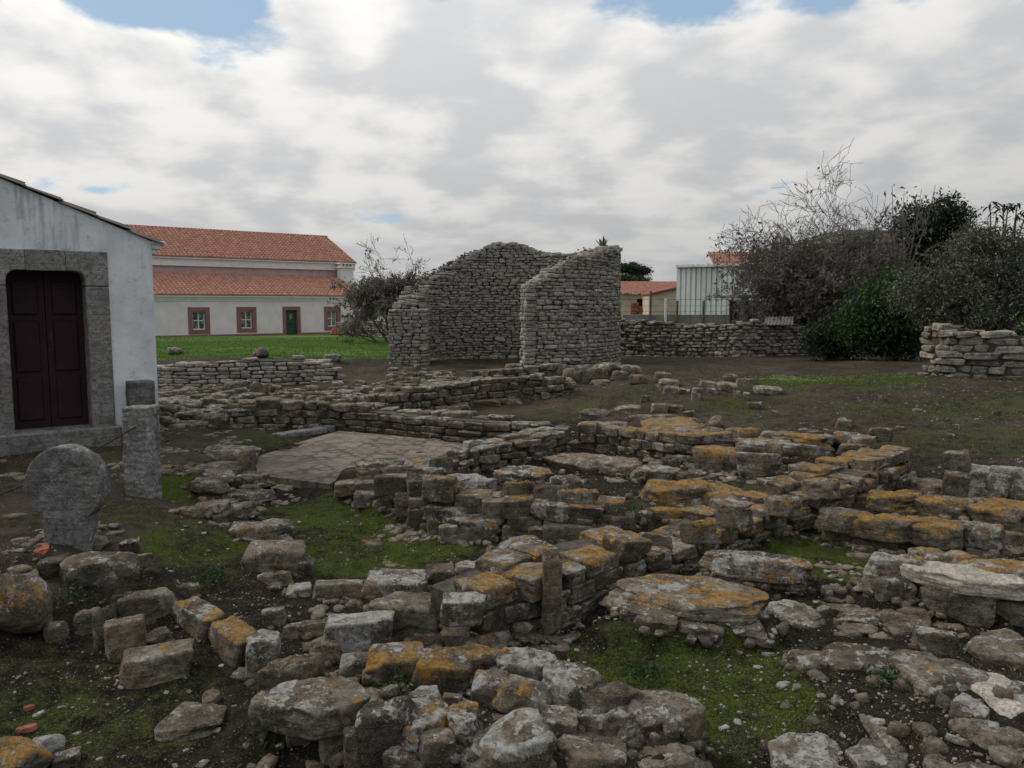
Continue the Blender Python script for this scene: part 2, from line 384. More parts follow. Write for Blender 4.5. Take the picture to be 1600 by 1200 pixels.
# ------------------------------------------------------------------ terrain
CTRL_PIX = [(100,705,0),(20,760,0),(100,800,0),(200,730,0),(250,700,-.02),(40,850,0),(60,910,-.1),(150,810,0),(230,790,-.03),(300,700,-.08),(330,680,-.14),
 (290,830,-.12),(350,870,-.25),(300,900,-.24),(180,880,-.12),(20,690,0),(150,685,0),(380,780,-.3),(260,660,-.1),
 (450,780,-.36),(600,800,-.36),(600,880,-.36),(500,860,-.36),(720,860,-.36),(650,840,-.36),(420,790,-.34),(460,764,-.31),(420,755,-.3),(520,765,-.31),
 (150,1000,-.3),(250,1050,-.35),(100,1120,-.33),(300,1150,-.36),(200,1190,-.36),(430,950,-.33),(350,950,-.3),(20,1050,-.25),(480,1000,-.35),
 (950,1020,-.38),(1150,1080,-.38),(1100,1150,-.38),(1000,1000,-.38),(1300,950,-.34),(1250,880,-.38),(1300,1150,-.33),(1330,860,-.38),(1500,1000,-.3),(1550,1180,-.28),(1450,950,-.36),(1200,1000,-.37),(1580,860,-.3),(1450,860,-.36),
 (450,720,-.29),(560,700,-.29),(650,720,-.29),(700,705,-.29),(540,690,-.29),
 (1000,720,-.26),(1150,765,-.24),(950,765,-.26),(1050,740,-.25),(880,740,-.28),(1250,730,-.22),(960,815,-.28),(1050,820,-.26),
 (800,640,-.28),(900,640,-.24),(700,655,-.32),(850,655,-.28),
 (900,612,-.06),(1000,602,.12),(1100,602,.16),(1200,592,.2),(1400,592,.26),(1500,602,.28),(1595,612,.26),(1000,640,-.14),(1100,640,-.08),(1200,655,-.08),(1350,640,.05),(1500,650,.08),(1595,670,0),(1350,685,-.12),(1550,712,-.16),(1430,720,-.2),(1450,770,-.28),(1590,800,-.28),
 (1000,575,.12),(1100,570,.12),(1250,560,.06),(1400,567,.2),(1350,552,.12),(1500,590,.3),(1590,592,.3),
 (640,590,-.22),(750,585,-.24),(860,602,-.25),(700,600,-.3),(600,602,-.32),(790,600,-.26),
 (300,625,-.36),(400,640,-.34),(480,612,-.4),(300,662,-.22),(550,592,-.36),(350,605,-.42),(260,606,-.42),(450,603,-.42),(560,575,-.18),(590,560,-.1),(570,600,-.36),
 (260,566,.12),(330,562,.14),(400,557,.12),(480,560,.08),(540,560,-.02),(500,546,.05),(300,547,0),(400,545,0),(560,540,-.12),(610,545,-.1),(300,532,-.35),(400,530,-.35),(540,524,-.42),(600,530,-.3)]
CTRL = [tuple(atz(*c)) for c in CTRL_PIX] + [(0,1,-.33),(-3,1,-.33),(3,1,-.3),(0,-4,-.3),(-6,2,-.2),(7,2,-.25),(10,5,-.1),(12,9,.1),(-9,5,0),(-11,9,0),(-14,14,-.1),
 (0,26,-.2),(1,24,-.24),(-1,30,-.15),(3,32,0),(12,26,.1),(20,20,.3),(14,16,.35),(20,35,.1),(-30,40,-.4),(-20,60,-.45),(-10,66,-.45),(0,50,-.3),(20,60,-.2),(40,40,0),(60,90,-.3),(-60,60,-.5),(0,150,-.5),(-100,200,-.5),(100,200,-.5),(-40,10,-.2),(40,5,0),(0,-40,-.4)]
CT = np.array(CTRL)
# earth banked up between and inside the low walls: (pixel, pixel, height, radius)
MOUNDS = []
def mound(a, b, za, zb, r, slope=1.1):
    A = atz(a[0], a[1], za); B = atz(b[0], b[1], zb); MOUNDS.append((A.x, A.y, za, B.x, B.y, zb, r, slope))
mound((500, 1075), (980, 1120), -.16, -.16, .22)
mound((640, 1130), (980, 1150), -.16, -.18, .22)
mound((600, 770), (760, 775), -.14, -.14, .12)
mound((800, 775), (930, 790), -.12, -.14, .14)
mound((560, 735), (700, 735), -.14, -.14, .2, 2)
mound((960, 790), (1150, 790), -.16, -.16, .3, .6)
mound((960, 650), (1290, 678), -.02, -.04, .3, .6)
mound((1300, 790), (1540, 810), -.2, -.18, .2)
mound((1400, 1050), (1560, 1100), -.26, -.24, .5, .5)
mound((965, 962), (1190, 968), -.22, -.24, .12)
mound((1120, 900), (1250, 905), -.24, -.26, .1)
mound((1390, 915), (1600, 935), -.2, -.2, .15)
mound((310, 735), (370, 740), -.12, -.16, .25, 1.5)
mound((620, 597), (690, 592), -.14, -.16, .3, .7)
mound((870, 590), (960, 588), -.1, -.06, .5, .6)
def H0(X, Y):
    X = np.asarray(X, float); Y = np.asarray(Y, float); sh = X.shape; X = X.ravel(); Y = Y.ravel()
    out = np.empty_like(X)
    for i in range(0, len(X), 40000):
        x = X[i:i+40000, None]; y = Y[i:i+40000, None]
        d2 = (x - CT[None, :, 0]) ** 2 + (y - CT[None, :, 1]) ** 2 + .012
        w = d2 ** -1.6
        z = (w * CT[None, :, 2]).sum(1) / w.sum(1)
        for ax, ay, za, bx, by, zb, r, sl in MOUNDS:
            L2 = (bx - ax) ** 2 + (by - ay) ** 2
            t = np.clip(((x[:, 0] - ax) * (bx - ax) + (y[:, 0] - ay) * (by - ay)) / L2, 0, 1)
            dd = np.hypot(x[:, 0] - ax - t * (bx - ax), y[:, 0] - ay - t * (by - ay))
            z = np.maximum(z, za + t * (zb - za) - np.maximum(dd - r, 0) * sl)
        out[i:i+40000] = z
    return out.reshape(sh)
# value noise for the lumps, on a lattice
_lat = rng.random((256, 256))
def vnoise(X, Y, s):
    x = X * s + 1000.; y = Y * s + 1000.; xi = np.floor(x).astype(int); yi = np.floor(y).astype(int); fx = x - xi; fy = y - yi
    fx = fx * fx * (3 - 2 * fx); fy = fy * fy * (3 - 2 * fy)
    g = lambda a, b: _lat[a % 256, b % 256]
    return (g(xi, yi) * (1 - fx) + g(xi + 1, yi) * fx) * (1 - fy) + (g(xi, yi + 1) * (1 - fx) + g(xi + 1, yi + 1) * fx) * fy - .5
def H(X, Y):
    X = np.asarray(X, float); Y = np.asarray(Y, float)
    near = np.clip((70 - np.hypot(X, Y)) / 40, 0, 1)
    return H0(X, Y) + near * (.07 * vnoise(X, Y, .8) + .05 * vnoise(X, Y, 2.3) + .03 * vnoise(X, Y, 6.) + .014 * vnoise(X, Y, 15.))
def h1(x, y): return float(H(np.array([x]), np.array([y]))[0])
def G(px, py):
    """where the line of sight through a pixel meets the terrain"""
    r = ray(px, py); ys = np.concatenate([np.arange(1.2, 12, .05), np.arange(12, 40, .2), np.arange(40, 90, .5)])
    xs = r.x / r.y * ys; zs = EYE + r.z / r.y * ys; hh = H(xs, ys); below = np.nonzero(zs < hh)[0]
    if len(below) == 0: return atz(px, py, -.35)
    i = below[0]
    if i == 0: y = ys[0]
    else:
        a = zs[i-1] - hh[i-1]; b = hh[i] - zs[i]; y = ys[i-1] + (ys[i] - ys[i-1]) * a / (a + b)
    x = r.x / r.y * y; return Vector((x, y, h1(x, y)))

def axis(lo, hi, c, fine, grow, mx):
    """coordinates, finest around c, each step growing outwards"""
    def side(lim, sgn):
        out = []; p = 0; s = fine
        while p < lim:
            if p > 6.0 * (1 if sgn else 1): s = min(s * grow, mx(p))
            p += s; out.append(p)
        return out
    return np.array([c - a for a in reversed(side(c - lo, 0))] + [c] + [c + a for a in side(hi - c, 1)])
def zone_blobs():
    """(place, radius across, radius along, channel, strength): grass 0, moss 1, gravel 2"""
    L = []
    def b(px, py, rx, ry, ch, s): p = G(px, py); L.append((p.x, p.y, rx, ry, ch, s))
    b(600, 830, 1.2, 1.5, 1, .95); b(520, 870, .7, .8, 1, .9); b(680, 860, .6, .5, 1, .7); b(470, 800, .5, .6, 1, .7)
    b(1080, 1060, .8, .6, 1, .9); b(1160, 1110, .45, .5, 1, .95); b(950, 1030, .5, .35, 1, .7); b(1140, 1150, .4, .4, 1, .8)
    b(1290, 865, .55, .8, 1, 1.); b(1240, 850, .4, .4, 1, .8); b(1330, 900, .5, .3, 1, .6)
    b(270, 770, .45, .6, 1, 1.); b(310, 840, .5, .7, 1, .9); b(200, 800, .35, .4, 1, .8); b(330, 880, .4, .4, 1, .7)
    b(150, 1120, .8, .8, 1, .75); b(60, 1090, .5, .5, 1, .7); b(230, 1150, .5, .4, 1, .6); b(30, 1040, .4, .4, 1, .7); b(300, 920, .4, .3, 1, .6)
    b(420, 680, .6, .7, 1, .8); b(330, 690, .8, .8, 1, .5); b(60, 720, 1., 1., 1, .55); b(20, 830, .8, .6, 1, .3)
    b(900, 645, 1., .9, 1, .75); b(830, 650, .9, .8, 1, .6); b(480, 608, 1.4, 1.2, 1, .7); b(560, 602, 1.2, .8, 1, .7)
    b(1180, 765, .6, .6, 1, .7); b(1050, 800, .6, .6, 1, .6); b(1000, 790, .5, .5, 1, .5); b(1130, 850, .4, .4, 1, .4); b(1560, 860, .5, .6, 1, .6)
    b(1380, 1060, .4, .4, 1, .5); b(1500, 1000, .5, .4, 1, .5); b(1300, 1120, .7, .7, 2, 1.); b(1260, 1060, .6, .6, 2, .8)
    b(670, 600, 1.3, .7, 0, .75); b(740, 590, 1.2, 1.4, 1, .6)
    b(1300, 590, 2.2, 1.0, 0, .5); b(1220, 587, 1.4, .7, 0, .48); b(1300, 592, 2.6, 1.2, 1, 1.); b(1400, 600, 1.2, .9, 1, .9); b(1440, 640, 1.6, 1.3, 1, .8); b(1130, 635, 1.1, .9, 1, .85); b(1520, 690, 1.8, 1., 1, .75); b(1560, 630, 1.6, 1.2, 1, .75); b(960, 620, 1.2, .9, 1, .75); b(1250, 570, 3., 1.4, 1, .6); b(1080, 585, 2., 1.4, 1, .6)
    b(150, 900, .5, .5, 2, .5); b(300, 1080, .7, .8, 2, .7); b(350, 1000, .6, .6, 2, .8); b(240, 1000, .6, .5, 2, .6); b(880, 960, .4, .5, 2, .8); b(1000, 990, .6, .3, 2, .8)
    b(560, 790, 1.0, .8, 1, .9); b(720, 880, .7, .4, 1, .6); b(400, 900, .5, .5, 1, .6); b(1250, 990, .9, .5, 1, .55); b(1300, 620, 2.5, 1.2, 1, .6); b(1480, 630, 2.5, 1.5, 1, .55); b(1000, 625, 1.5, 1.0, 1, .6); b(1180, 640, 1.5, 1., 1, .5)
    return L
BLOBS = zone_blobs()
LA, LB = G(252, 563), G(500, 560)
def zones(X, Y):
    Z = np.zeros(X.shape + (3,))
    for x, y, rx, ry, ch, s in BLOBS:
        q = ((X - x) / rx) ** 2 + ((Y - y) / ry) ** 2
        Z[..., ch] = np.maximum(Z[..., ch], s * np.clip(1.5 - q, 0, 1))
    # the lawn in front of the house, behind the low retaining wall
    yl = LA.y + .5 + np.clip((X + 6.6) * .9, 0, 3.5) + .5 * vnoise(X, Y, .7)
    lawn = np.clip((Y - yl) / .8, 0, 1) * np.clip((-3.1 - X + .12 * (Y - 24)) / .5, 0, 1)
    Z[..., 0] = np.maximum(Z[..., 0], lawn)
    far = np.clip((Y - 34) / 4, 0, 1); Z[..., 0] = np.maximum(Z[..., 0], far * .55)
    Z[..., 1] = np.maximum(Z[..., 1], .34 + .3 * vnoise(X, Y, .6))
    Z[..., 2] = np.maximum(Z[..., 2], .3 + .2 * vnoise(X, Y, 1.3))
    return np.clip(Z, 0, 1)
def build_ground():
    ax = axis(-1500, 1500, 0., .06, 1.09, lambda p: .25 if p < 16 else (1.2 if p < 60 else 200))
    ay = axis(-600, 2500, 7., .05, 1.07, lambda p: .14 if p < 10 else (.5 if p < 45 else 200))
    X, Y = np.meshgrid(ax, ay); Z = H(X, Y)
    V = np.stack([X, Y, Z], -1).reshape(-1, 3); nx = len(ax); ny = len(ay)
    i = np.arange(ny - 1)[:, None] * nx + np.arange(nx - 1)[None]
    Fa = np.stack([i, i + 1, i + nx + 1, i + nx], -1).reshape(-1, 4)
    me = np_mesh('ground', V, Fa, True)
    zc = zones(X, Y).reshape(-1, 3); a = me.color_attributes.new('zone', 'FLOAT_COLOR', 'POINT')
    Xr, Yr = X.ravel(), Y.ravel(); zr = H0(Xr, Yr) if False else Z.ravel()
    dry = np.clip((zr + .24) / .14, 0, 1); dry = np.maximum(dry, np.clip((Yr - 13) / 2, 0, 1)) * (.75 + .5 * vnoise(Xr, Yr, .9))
    a.data.foreach_set('color', np.concatenate([zc, np.clip(dry, 0, 1)[:, None]], 1).astype(np.float32).ravel())
    o = mobj('ground', me, M['ground']); tag(o, 'dark earth with moss and grass patches across the ruins', kind='structure')
    print('ground', nx, ny)
build_ground()
# ------------------------------------------------------------------ stones
def sphere_grid(n):
    bm = bmesh.new(); bmesh.ops.create_cube(bm, size=2)
    bmesh.ops.subdivide_edges(bm, edges=bm.edges[:], cuts=n - 1, use_grid_fill=True)
    V = np.array([v.co[:] for v in bm.verts]); Fa = np.array([[v.index for v in f.verts] for f in bm.faces]); bm.free()
    V = np.tan(V * math.pi / 4 * .98); V /= np.linalg.norm(V, axis=1)[:, None]; return V, Fa
GRID = {n: sphere_grid(n) for n in (2, 3, 5, 10, 22)}
def stone_mesh(kind, seed, n):
    """a hewn or weathered stone: the inside of many planes, edges worn round, then broken up by noise; base z 0..1, plan -.5...5"""
    r = np.random.default_rng(seed * 31 + 5); D, Fa = GRID[n]
    pl = []
    def p(nv, d): nv = np.array(nv, float); pl.append((nv / np.linalg.norm(nv), d))
    if kind == 'slab':
        k = r.integers(6, 9); a0 = r.random() * 6
        for i in range(k):
            a = a0 + (i + r.uniform(-.3, .3)) * 2 * math.pi / k; p((math.cos(a), math.sin(a), r.uniform(-.1, .22)), r.uniform(.72, 1.05))
        p((r.uniform(-.1, .1), r.uniform(-.1, .1), 1), .9); p((0, 0, -1), .9); pw = 20; amp = 1.0
        for i in range(4): p(r.normal(size=3) * (1, 1, .9), r.uniform(1.0, 1.25))
    elif kind == 'block':
        for ax in range(3):
            for s in (-1, 1):
                nv = np.zeros(3); nv[ax] = s; nv += r.normal(size=3) * .10; p(nv, r.uniform(.85, 1.02))
        for i in range(8): p(r.normal(size=3), r.uniform(.95, 1.32))
        pw = 17; amp = 1.1
    elif kind == 'course':
        for ax in range(3):
            for sg in (-1, 1):
                nv = np.zeros(3); nv[ax] = sg; nv += r.normal(size=3) * .06; p(nv, r.uniform(.92, 1.0))
        for i in range(4): p(r.normal(size=3), r.uniform(1.08, 1.4))
        pw = 22; amp = .8
    else:
        for i in range(13): p(r.normal(size=3), r.uniform(.72, 1.1))
        for ax in range(3):
            for s in (-1, 1):
                nv = np.zeros(3); nv[ax] = s; p(nv + r.normal(size=3) * .15, r.uniform(.9, 1.1))
        pw = 13; amp = 1.2
    S = np.zeros(len(D))
    for nv, d in pl: S += np.maximum(D @ nv / d, 0) ** pw
    P = D * (S ** (-1 / pw))[:, None]
    off = r.random(3) * 50
    fr = [(1.3, .055), (3.2, .034), (7.5, .020)] + ([(17., .012), (36., .006)] if n > 12 else [])
    for f, a in fr:
        q = [noise.noise(Vector(v * f + off)) for v in P]
        P = P * (1 + amp * a * np.array(q))[:, None]
    for i in range(r.integers(2, 6)):       # broken-out corners
        c = r.normal(size=3); c /= np.linalg.norm(c); q = np.clip(1 - (1 - D @ c) / r.uniform(.04, .16), 0, 1)
        P = P * (1 - r.uniform(.06, .17) * (q * q * (3 - 2 * q)))[:, None]
    if kind == 'slab':                      # uneven upper face
        top = np.clip(P[:, 2] / .8, 0, 1)
        P[:, 2] += top * np.array([.22 * noise.noise(Vector((v[0] * 2.2, v[1] * 2.2, 1)) + Vector(off)) + .12 * noise.noise(Vector((v[0] * 6, v[1] * 6, 2)) + Vector(off)) + (.07 * noise.noise(Vector((v[0] * 14, v[1] * 14, 3)) + Vector(off)) if n > 6 else 0) for v in P])
    mn, mx = P.min(0), P.max(0); P = (P - mn) / (mx - mn); P[:, :2] -= .5
    return np_mesh('%s_%d_%d' % (kind, seed, n), P, Fa, n > 5)
LIB = {}
def lib(kind, var, n):
    k = (kind, var, n)
    if k not in LIB:
        me = stone_mesh(kind, var + {'slab': 100, 'block': 200, 'boulder': 300, 'course': 400}[kind], n); LIB[k] = {}; LIB[k]['me'] = me
    return LIB[k]
def libmesh(kind, var, n, mat):
    e = lib(kind, var, n)
    if mat not in e:
        me = e['me'].copy(); me.materials.append(M[mat]); e[mat] = me
    return e[mat]
NV = 10
def stone(loc, size, yaw=0, tilt=(0, 0), kind='block', n=10, mat='stone', color=(.3, .4, .5, 1), parent=None, name='stone', var=None):
    """loc = centre of the base"""
    me = libmesh(kind, random.randrange(NV) if var is None else var, n, mat)
    o = bpy.data.objects.new(name, me); o.rotation_euler = (tilt[0], tilt[1], yaw); o.scale = size; o.color = color
    link(o, parent); o.location = Vector(loc) - (Vector(parent.location) if parent is not None else Vector((0, 0, 0)))
    return o
def jit(a): return random.uniform(-a, a)
def hero(x0, y0, x1, y1, zb=None, kind='block', h=None, k=.75, orange=.3, white=.4, tone=.5, moss=0, yaw=None, tilt=None, parent=None, name='stone', mat='stone', sink=.05, n=None, dmax=1.6, var=None, back=0, f=None, face=None):
    """a stone seen in the pixel box x0 y0 x1 y1, standing on height zb (None: on the ground), its foot at the lower edge of the box"""
    cx = (x0 + x1) / 2
    if f is not None and face:
        fy = float(np.interp(cx, [q[0] for q in face], [q[1] for q in face])) + f; c = aty(cx, y1, fy)
    else: c = G(cx, y1) if zb is None else atz(cx, y1, zb)
    dist = c.y; w = (x1 - x0) / F * dist; a = math.atan2(EYE - c.z, dist); v = (y1 - y0) / F * dist / math.cos(a) * 1.0
    if h is not None: d = (v - h * math.cos(a)) / max(math.sin(a), .08); d = min(max(d, .18 * w), dmax)
    else:
        d = k * w; h = (v - d * math.sin(a)) / math.cos(a)
        if h < .32 * v: h = .32 * v; d = max((v - h * math.cos(a)) / max(math.sin(a), .08), .3 * w); d = min(d, 1.4 * w)
    u = Vector((c.x, c.y, 0)).normalized(); p = c + u * (d / 2 + back)
    view = -math.atan2(c.x, c.y)
    if yaw is None: yaw = jit(.12)
    if tilt is None: tilt = (jit(.06), jit(.06))
    if n is None: n = 22 if dist < 9 else (10 if dist < 16 else 5)
    o = stone((p.x, p.y, c.z - sink), (w * (1.10 if parent is not None else 1.04), d * 1.10, h + sink), view + yaw, tilt, kind, n, mat, (orange, white, tone, 1 - moss), parent, name, var)
    return o

def join_stuff(items, name, mat, parent, color=(.2, .4, .5, 1)):
    """many small stones in one mesh: items of (kind, var, n, matrix)"""
    Vs, Fs, b = [], [], 0
    cache = {}
    for kind, var, n, mx in items:
        key = (kind, var, n)
        if key not in cache:
            me = lib(*key)['me']; v = np.empty(len(me.vertices) * 3, np.float32); me.vertices.foreach_get('co', v); cache[key] = (v.reshape(-1, 3), GRID[n][1])
        v, f = cache[key]; A = np.array(mx); Vs.append(v @ A[:3, :3].T + A[:3, 3]); Fs.append(f + b); b += len(v)
    me = np_mesh(name, np.concatenate(Vs), np.concatenate(Fs), False)
    o = mobj(name, me, M[mat], parent); o.color = color; o['kind'] = 'stuff'; return o

class Wall:
    """coursed rubble along a plan path; pieces collected first, the largest in view become parts"""
    def __init__(s, name, label, mat='stone', n=10, kind='course', cat='ruined wall', group=None, palette=None, loc=None):
        s.t = None; s.name, s.label, s.cat, s.group = name, label, cat, group; s.mat, s.n, s.kind = mat, n, kind; s.items = []; s.loc = loc; s.extra = []
        s.pal = palette or dict(orange=(.05, .35), white=(.2, .6), tone=(.42, .6), top_orange=(.2, .6))
    def put(s, p, size, yaw, tilt=(0, 0), top=False, kind=None, hidden=0):
        q = s.pal; o = random.uniform(*(q['top_orange'] if top else q['orange']))
        s.items.append((Vector(p), Vector(size), yaw, tilt, kind or s.kind, random.randrange(NV), (o, random.uniform(*q['white']), random.uniform(*q['tone']), 1 - max(0, jit(.7) - .3)), hidden))
    def root(s):
        if s.t is None: s.t = thing(s.name, s.label, s.cat, s.loc, s.group)
        return s.t
    def path(s, pts, thick, ch, ln, wyth=None, rag=.5, core='soil_core', tj=.05, through=3):
        """pts: list of (x, y, zbase, ztop), left to right as seen from the face; the wall thickens to the left of travel"""
        P = [Vector((p[0], p[1])) for p in pts]; L = [0]
        for a, b in zip(P, P[1:]): L.append(L[-1] + (b - a).length)
        tot = L[-1]; zb = [p[2] for p in pts]; zt = [p[3] for p in pts]
        if s.loc is None: s.loc = (P[0].x, P[0].y, zb[0])
        def at(x):
            x = min(max(x, 0), tot - 1e-6); i = max(j for j in range(len(P) - 1) if L[j] <= x); f = (x - L[i]) / (L[i+1] - L[i])
            t = (P[i+1] - P[i]).normalized(); return P[i].lerp(P[i+1], f), t, zb[i] + (zb[i+1] - zb[i]) * f, zt[i] + (zt[i+1] - zt[i]) * f
        W = wyth or max(1, round(thick / .26)); dd = thick / W
        for w in range(W):
            top_reached = np.zeros(int(tot / .02) + 2)
            ci = 0; z = 0
            while ci < 80:
                chh = ch * random.uniform(.82, 1.2); x = -random.uniform(0, ln[0]); placed = False
                while x < tot:
                    l = random.uniform(*ln) * (1.25 if ci == 0 else 1); xm = min(max(x + l / 2, 0), tot); p, t, b, tp = at(xm)
                    x0 = x; x += l
                    if x0 < -.4 * l or x > tot + .45 * l: continue
                    zz = b + z; lim = tp + jit(rag * ch * .45)
                    if zz + chh * .55 > lim: continue
                    istop = zz + chh * 1.6 > lim
                    if 0 < w and not istop and zz + chh * through < lim and (w < W - 1): placed = True; continue
                    nrm = Vector((-t.y, t.x)); c = p + nrm * (dd * (w + .5) + jit(tj * .5))
                    hh = chh * random.uniform(.95, 1.16) * (random.uniform(.8, 1.12) if istop else 1)
                    s.put((c.x, c.y, zz - .015), (l * random.uniform(.97, 1.05), dd * random.uniform(1.0, 1.15), hh), math.atan2(t.y, t.x) + jit(.07), (jit(tj), jit(tj)), istop, hidden=w)
                    placed = True
                if not placed: break
                z += chh; ci += 1
        if core:
            mb = MB(); k = max(2, int(tot / .3)); ins = .06 if thick > .2 else .02
            ring = []
            for i in range(k + 1):
                p, t, b, tp = at(tot * (.02 + .96 * i / k)); nrm = Vector((-t.y, t.x)); a = p + nrm * ins; c = p + nrm * (thick - ins); top = max(tp - ch * .42, b + .02)
                ring.append([(a.x, a.y, b - .2), (a.x, a.y, top), (c.x, c.y, top), (c.x, c.y, b - .2)])
            vs = [q for r in ring for q in r]; fs = [(i*4+j, (i+1)*4+j, (i+1)*4+(j+1) % 4, i*4+(j+1) % 4) for i in range(k) for j in range(4)] + [(0, 1, 2, 3), (k*4+3, k*4+2, k*4+1, k*4)]
            mb.add(vs, fs); s.extra.append((mb, core))
        return s
    def done(s, most=290):
        t = s.root()
        for mb, core in s.extra: mb.build('core', M[core], t)
        def key(it):
            p, sz = it[0], it[1]; return (it[7] > 0 and 0.0) or -(sz.x * sz.z / max(p.y, .5) ** 2)
        its = sorted(s.items, key=key)
        for p, sz, yaw, tilt, kind, var, col, hid in its[:most]:
            stone(p, sz, yaw, tilt, kind, s.n, s.mat, col, t, 'stone', var)
        rest = its[most:]
        if rest:
            join_stuff([(kind, var, min(s.n, 5), Matrix.LocRotScale(p, Euler((tilt[0], tilt[1], yaw)), sz)) for p, sz, yaw, tilt, kind, var, col, hid in rest], 'stone_infill', s.mat, t, (.1, .4, .5, 1))
        if s.n >= 10:
            feet = [(it[0].x, it[0].y, it[0].z, it[1].x * .5, it[1].y * .5, it[2]) for it in s.items]
            packing(t, feet, len(feet), 2.2, (.025, .075), True)
        return t
def packing(t, feet, seed=0, per=7, size=(.03, .10), drop=False):
    """small stones wedged round the feet of bigger ones: feet of (x, y, z, half width, half depth, yaw)"""
    rd = random.Random(seed + 17); items = []; C = []
    for x, y, z, hw, hd, yaw in feet:
        for i in range(int(per * max(.5, (hw + hd) / .3))):
            a = rd.random() * 6.283; k = rd.uniform(.85, 1.3); rx, ry = math.cos(a) * hw * k, math.sin(a) * hd * k; sz = rd.triangular(size[0], size[1], size[0] * 1.3)
            C.append((x + rx * math.cos(yaw) - ry * math.sin(yaw), y + rx * math.sin(yaw) + ry * math.cos(yaw), z, sz))
    C = np.array(C); hz = H(C[:, 0], C[:, 1])
    for (px, py, z, sz), g in zip(C, hz):
        zz = z if abs(z - g) < .05 and not drop else g      # a stone that would hang in the air lies on the ground instead
        items.append((rd.choice(['block', 'slab', 'course']), rd.randrange(NV), 3, Matrix.LocRotScale(Vector((px, py, zz - sz * .3)), Euler((rd.uniform(-.4, .4), rd.uniform(-.4, .4), rd.random() * 6)), Vector((sz * rd.uniform(1., 1.7), sz, sz * rd.uniform(.5, .9))))))
    if items: join_stuff(items, 'packing_stones', 'stone', t, (.12, .4, .48, 1))
def wpath(lst, z=None):
    """(px, py_base, py_top) -> x, y, zbase, ztop"""
    out = []
    for px, pb, pt in lst:
        g = G(px, pb) if z is None else atz(px, pb, z); out.append((g.x, g.y, g.z - .04, zpix(g, pt)))
    return out
# ------------------------------------------------------------------ the ruined walls
GREY = dict(orange=(.0, .35), white=(.3, .7), tone=(.36, .60), top_orange=(.15, .55))
WARM = dict(orange=(.2, .7), white=(.35, .8), tone=(.38, .60), top_orange=(.6, 1.0))
APSE = dict(orange=(.0, .12), white=(.2, .55), tone=(.42, .66), top_orange=(.0, .15))
BACK = dict(orange=(.1, .3), white=(.2, .5), tone=(.42, .64), top_orange=(.1, .35))

w = Wall('ruined_wall', 'low coursed rubble wall retaining the green lawn beside the white chapel', n=5, mat='apse_stone', palette=GREY)
w.path(wpath([(238, 602, 572), (300, 604, 566), (400, 602, 561), (470, 600, 561), (505, 598, 566), (534, 597, 578)]), .5, .115, (.22, .46)).done()

w = Wall('ruined_wall', 'long low rubble wall running along the back edge of the mosaic floor', n=10, palette=GREY)
w.path(wpath([(372, 668, 632), (420, 668, 628), (520, 670, 632), (600, 676, 642), (680, 684, 650), (745, 692, 654), (815, 692, 660), (880, 688, 662)]), .55, .125, (.2, .44)).done()

w = Wall('ruined_wall', 'low squared stone wall stepping up to the foot of the ruined apse', n=10, palette=GREY)
w.path(wpath([(598, 650, 618), (650, 647, 606), (700, 640, 600), (750, 632, 592), (810, 627, 590), (870, 620, 590), (905, 612, 592)]), .6, .13, (.2, .42))
w.path([(p[0], p[1] + .75, p[2], p[3]) for p in wpath([(735, 626, 582), (800, 620, 578), (870, 612, 576)])], .5, .12, (.2, .4))
for b in [(666, 608, 694, 637), ]: hero(*b, kind='slab', k=.3, orange=.0, tone=.42, parent=w.root(), yaw=.1, tilt=(-.12, .05), n=10)
w.done()

w = Wall('ruined_wall', 'dark lichened wall dividing the mosaic floor from the lichen-covered slabs', n=10, palette=GREY)
w.path(wpath([(650, 768, 742), (700, 748, 722), (750, 738, 700), (800, 728, 688), (850, 715, 677), (896, 700, 668)]), .42, .12, (.22, .46)).done()

w = Wall('ruined_wall', 'coursed wall topped with broad orange-lichened slabs below the earth slope', n=10, palette=WARM)
w.path(wpath([(893, 700, 660), (950, 706, 664), (1000, 713, 670), (1050, 720, 678), (1090, 722, 682), (1150, 716, 684), (1230, 712, 690), (1310, 706, 690)]), .4, .12, (.17, .36))
r_ = w.root()
for b in [(1000, 648, 1100, 678, .85), (906, 655, 985, 674, .55), (985, 645, 1060, 660, .5), (1050, 664, 1120, 690, .4), (1137, 666, 1190, 682, .95), (1185, 668, 1240, 690, .55), (1229, 674, 1296, 694, .95), (1150, 684, 1235, 703, .45), (1215, 692, 1300, 708, .3), (1300, 672, 1345, 690, .5), (1310, 690, 1350, 706, .6)]:
    hero(*b[:4], zb=-.04, kind='slab', h=.1, orange=b[4], white=.5, tone=.58, parent=r_, sink=.06, dmax=1.3, n=10)
w.done()

w = Wall('ruined_wall', 'main diagonal wall of weathered blocks with an upright slab set in its face', n=22, palette=WARM)
P5 = wpath([(738, 1018, 948), (800, 1002, 916), (860, 986, 892), (950, 942, 864), (1030, 908, 852), (1110, 880, 842), (1180, 852, 808), (1240, 830, 782), (1330, 790, 748), (1428, 748, 702)])
w.path(P5, .62, .15, (.2, .4), wyth=2)
r_ = w.root()
hero(845, 861, 877, 987, k=.5, orange=.5, white=.3, tone=.5, parent=r_, yaw=.5, tilt=(0, 0), back=-.1, n=22)
for b in [(1195, 768, 1250, 800, .85, -.04), (1255, 740, 1310, 772, .7, .0), (1065, 815, 1125, 840, .75, -.1), (1120, 795, 1175, 815, .45, -.06), (1325, 672, 1365, 700, .5, .0), (1355, 665, 1392, 684, .4, .05)]:
    hero(*b[:4], zb=b[5], kind='slab', h=.13, orange=b[4], white=.5, tone=.55, parent=r_, sink=.06, n=22, dmax=.8)
w.done()

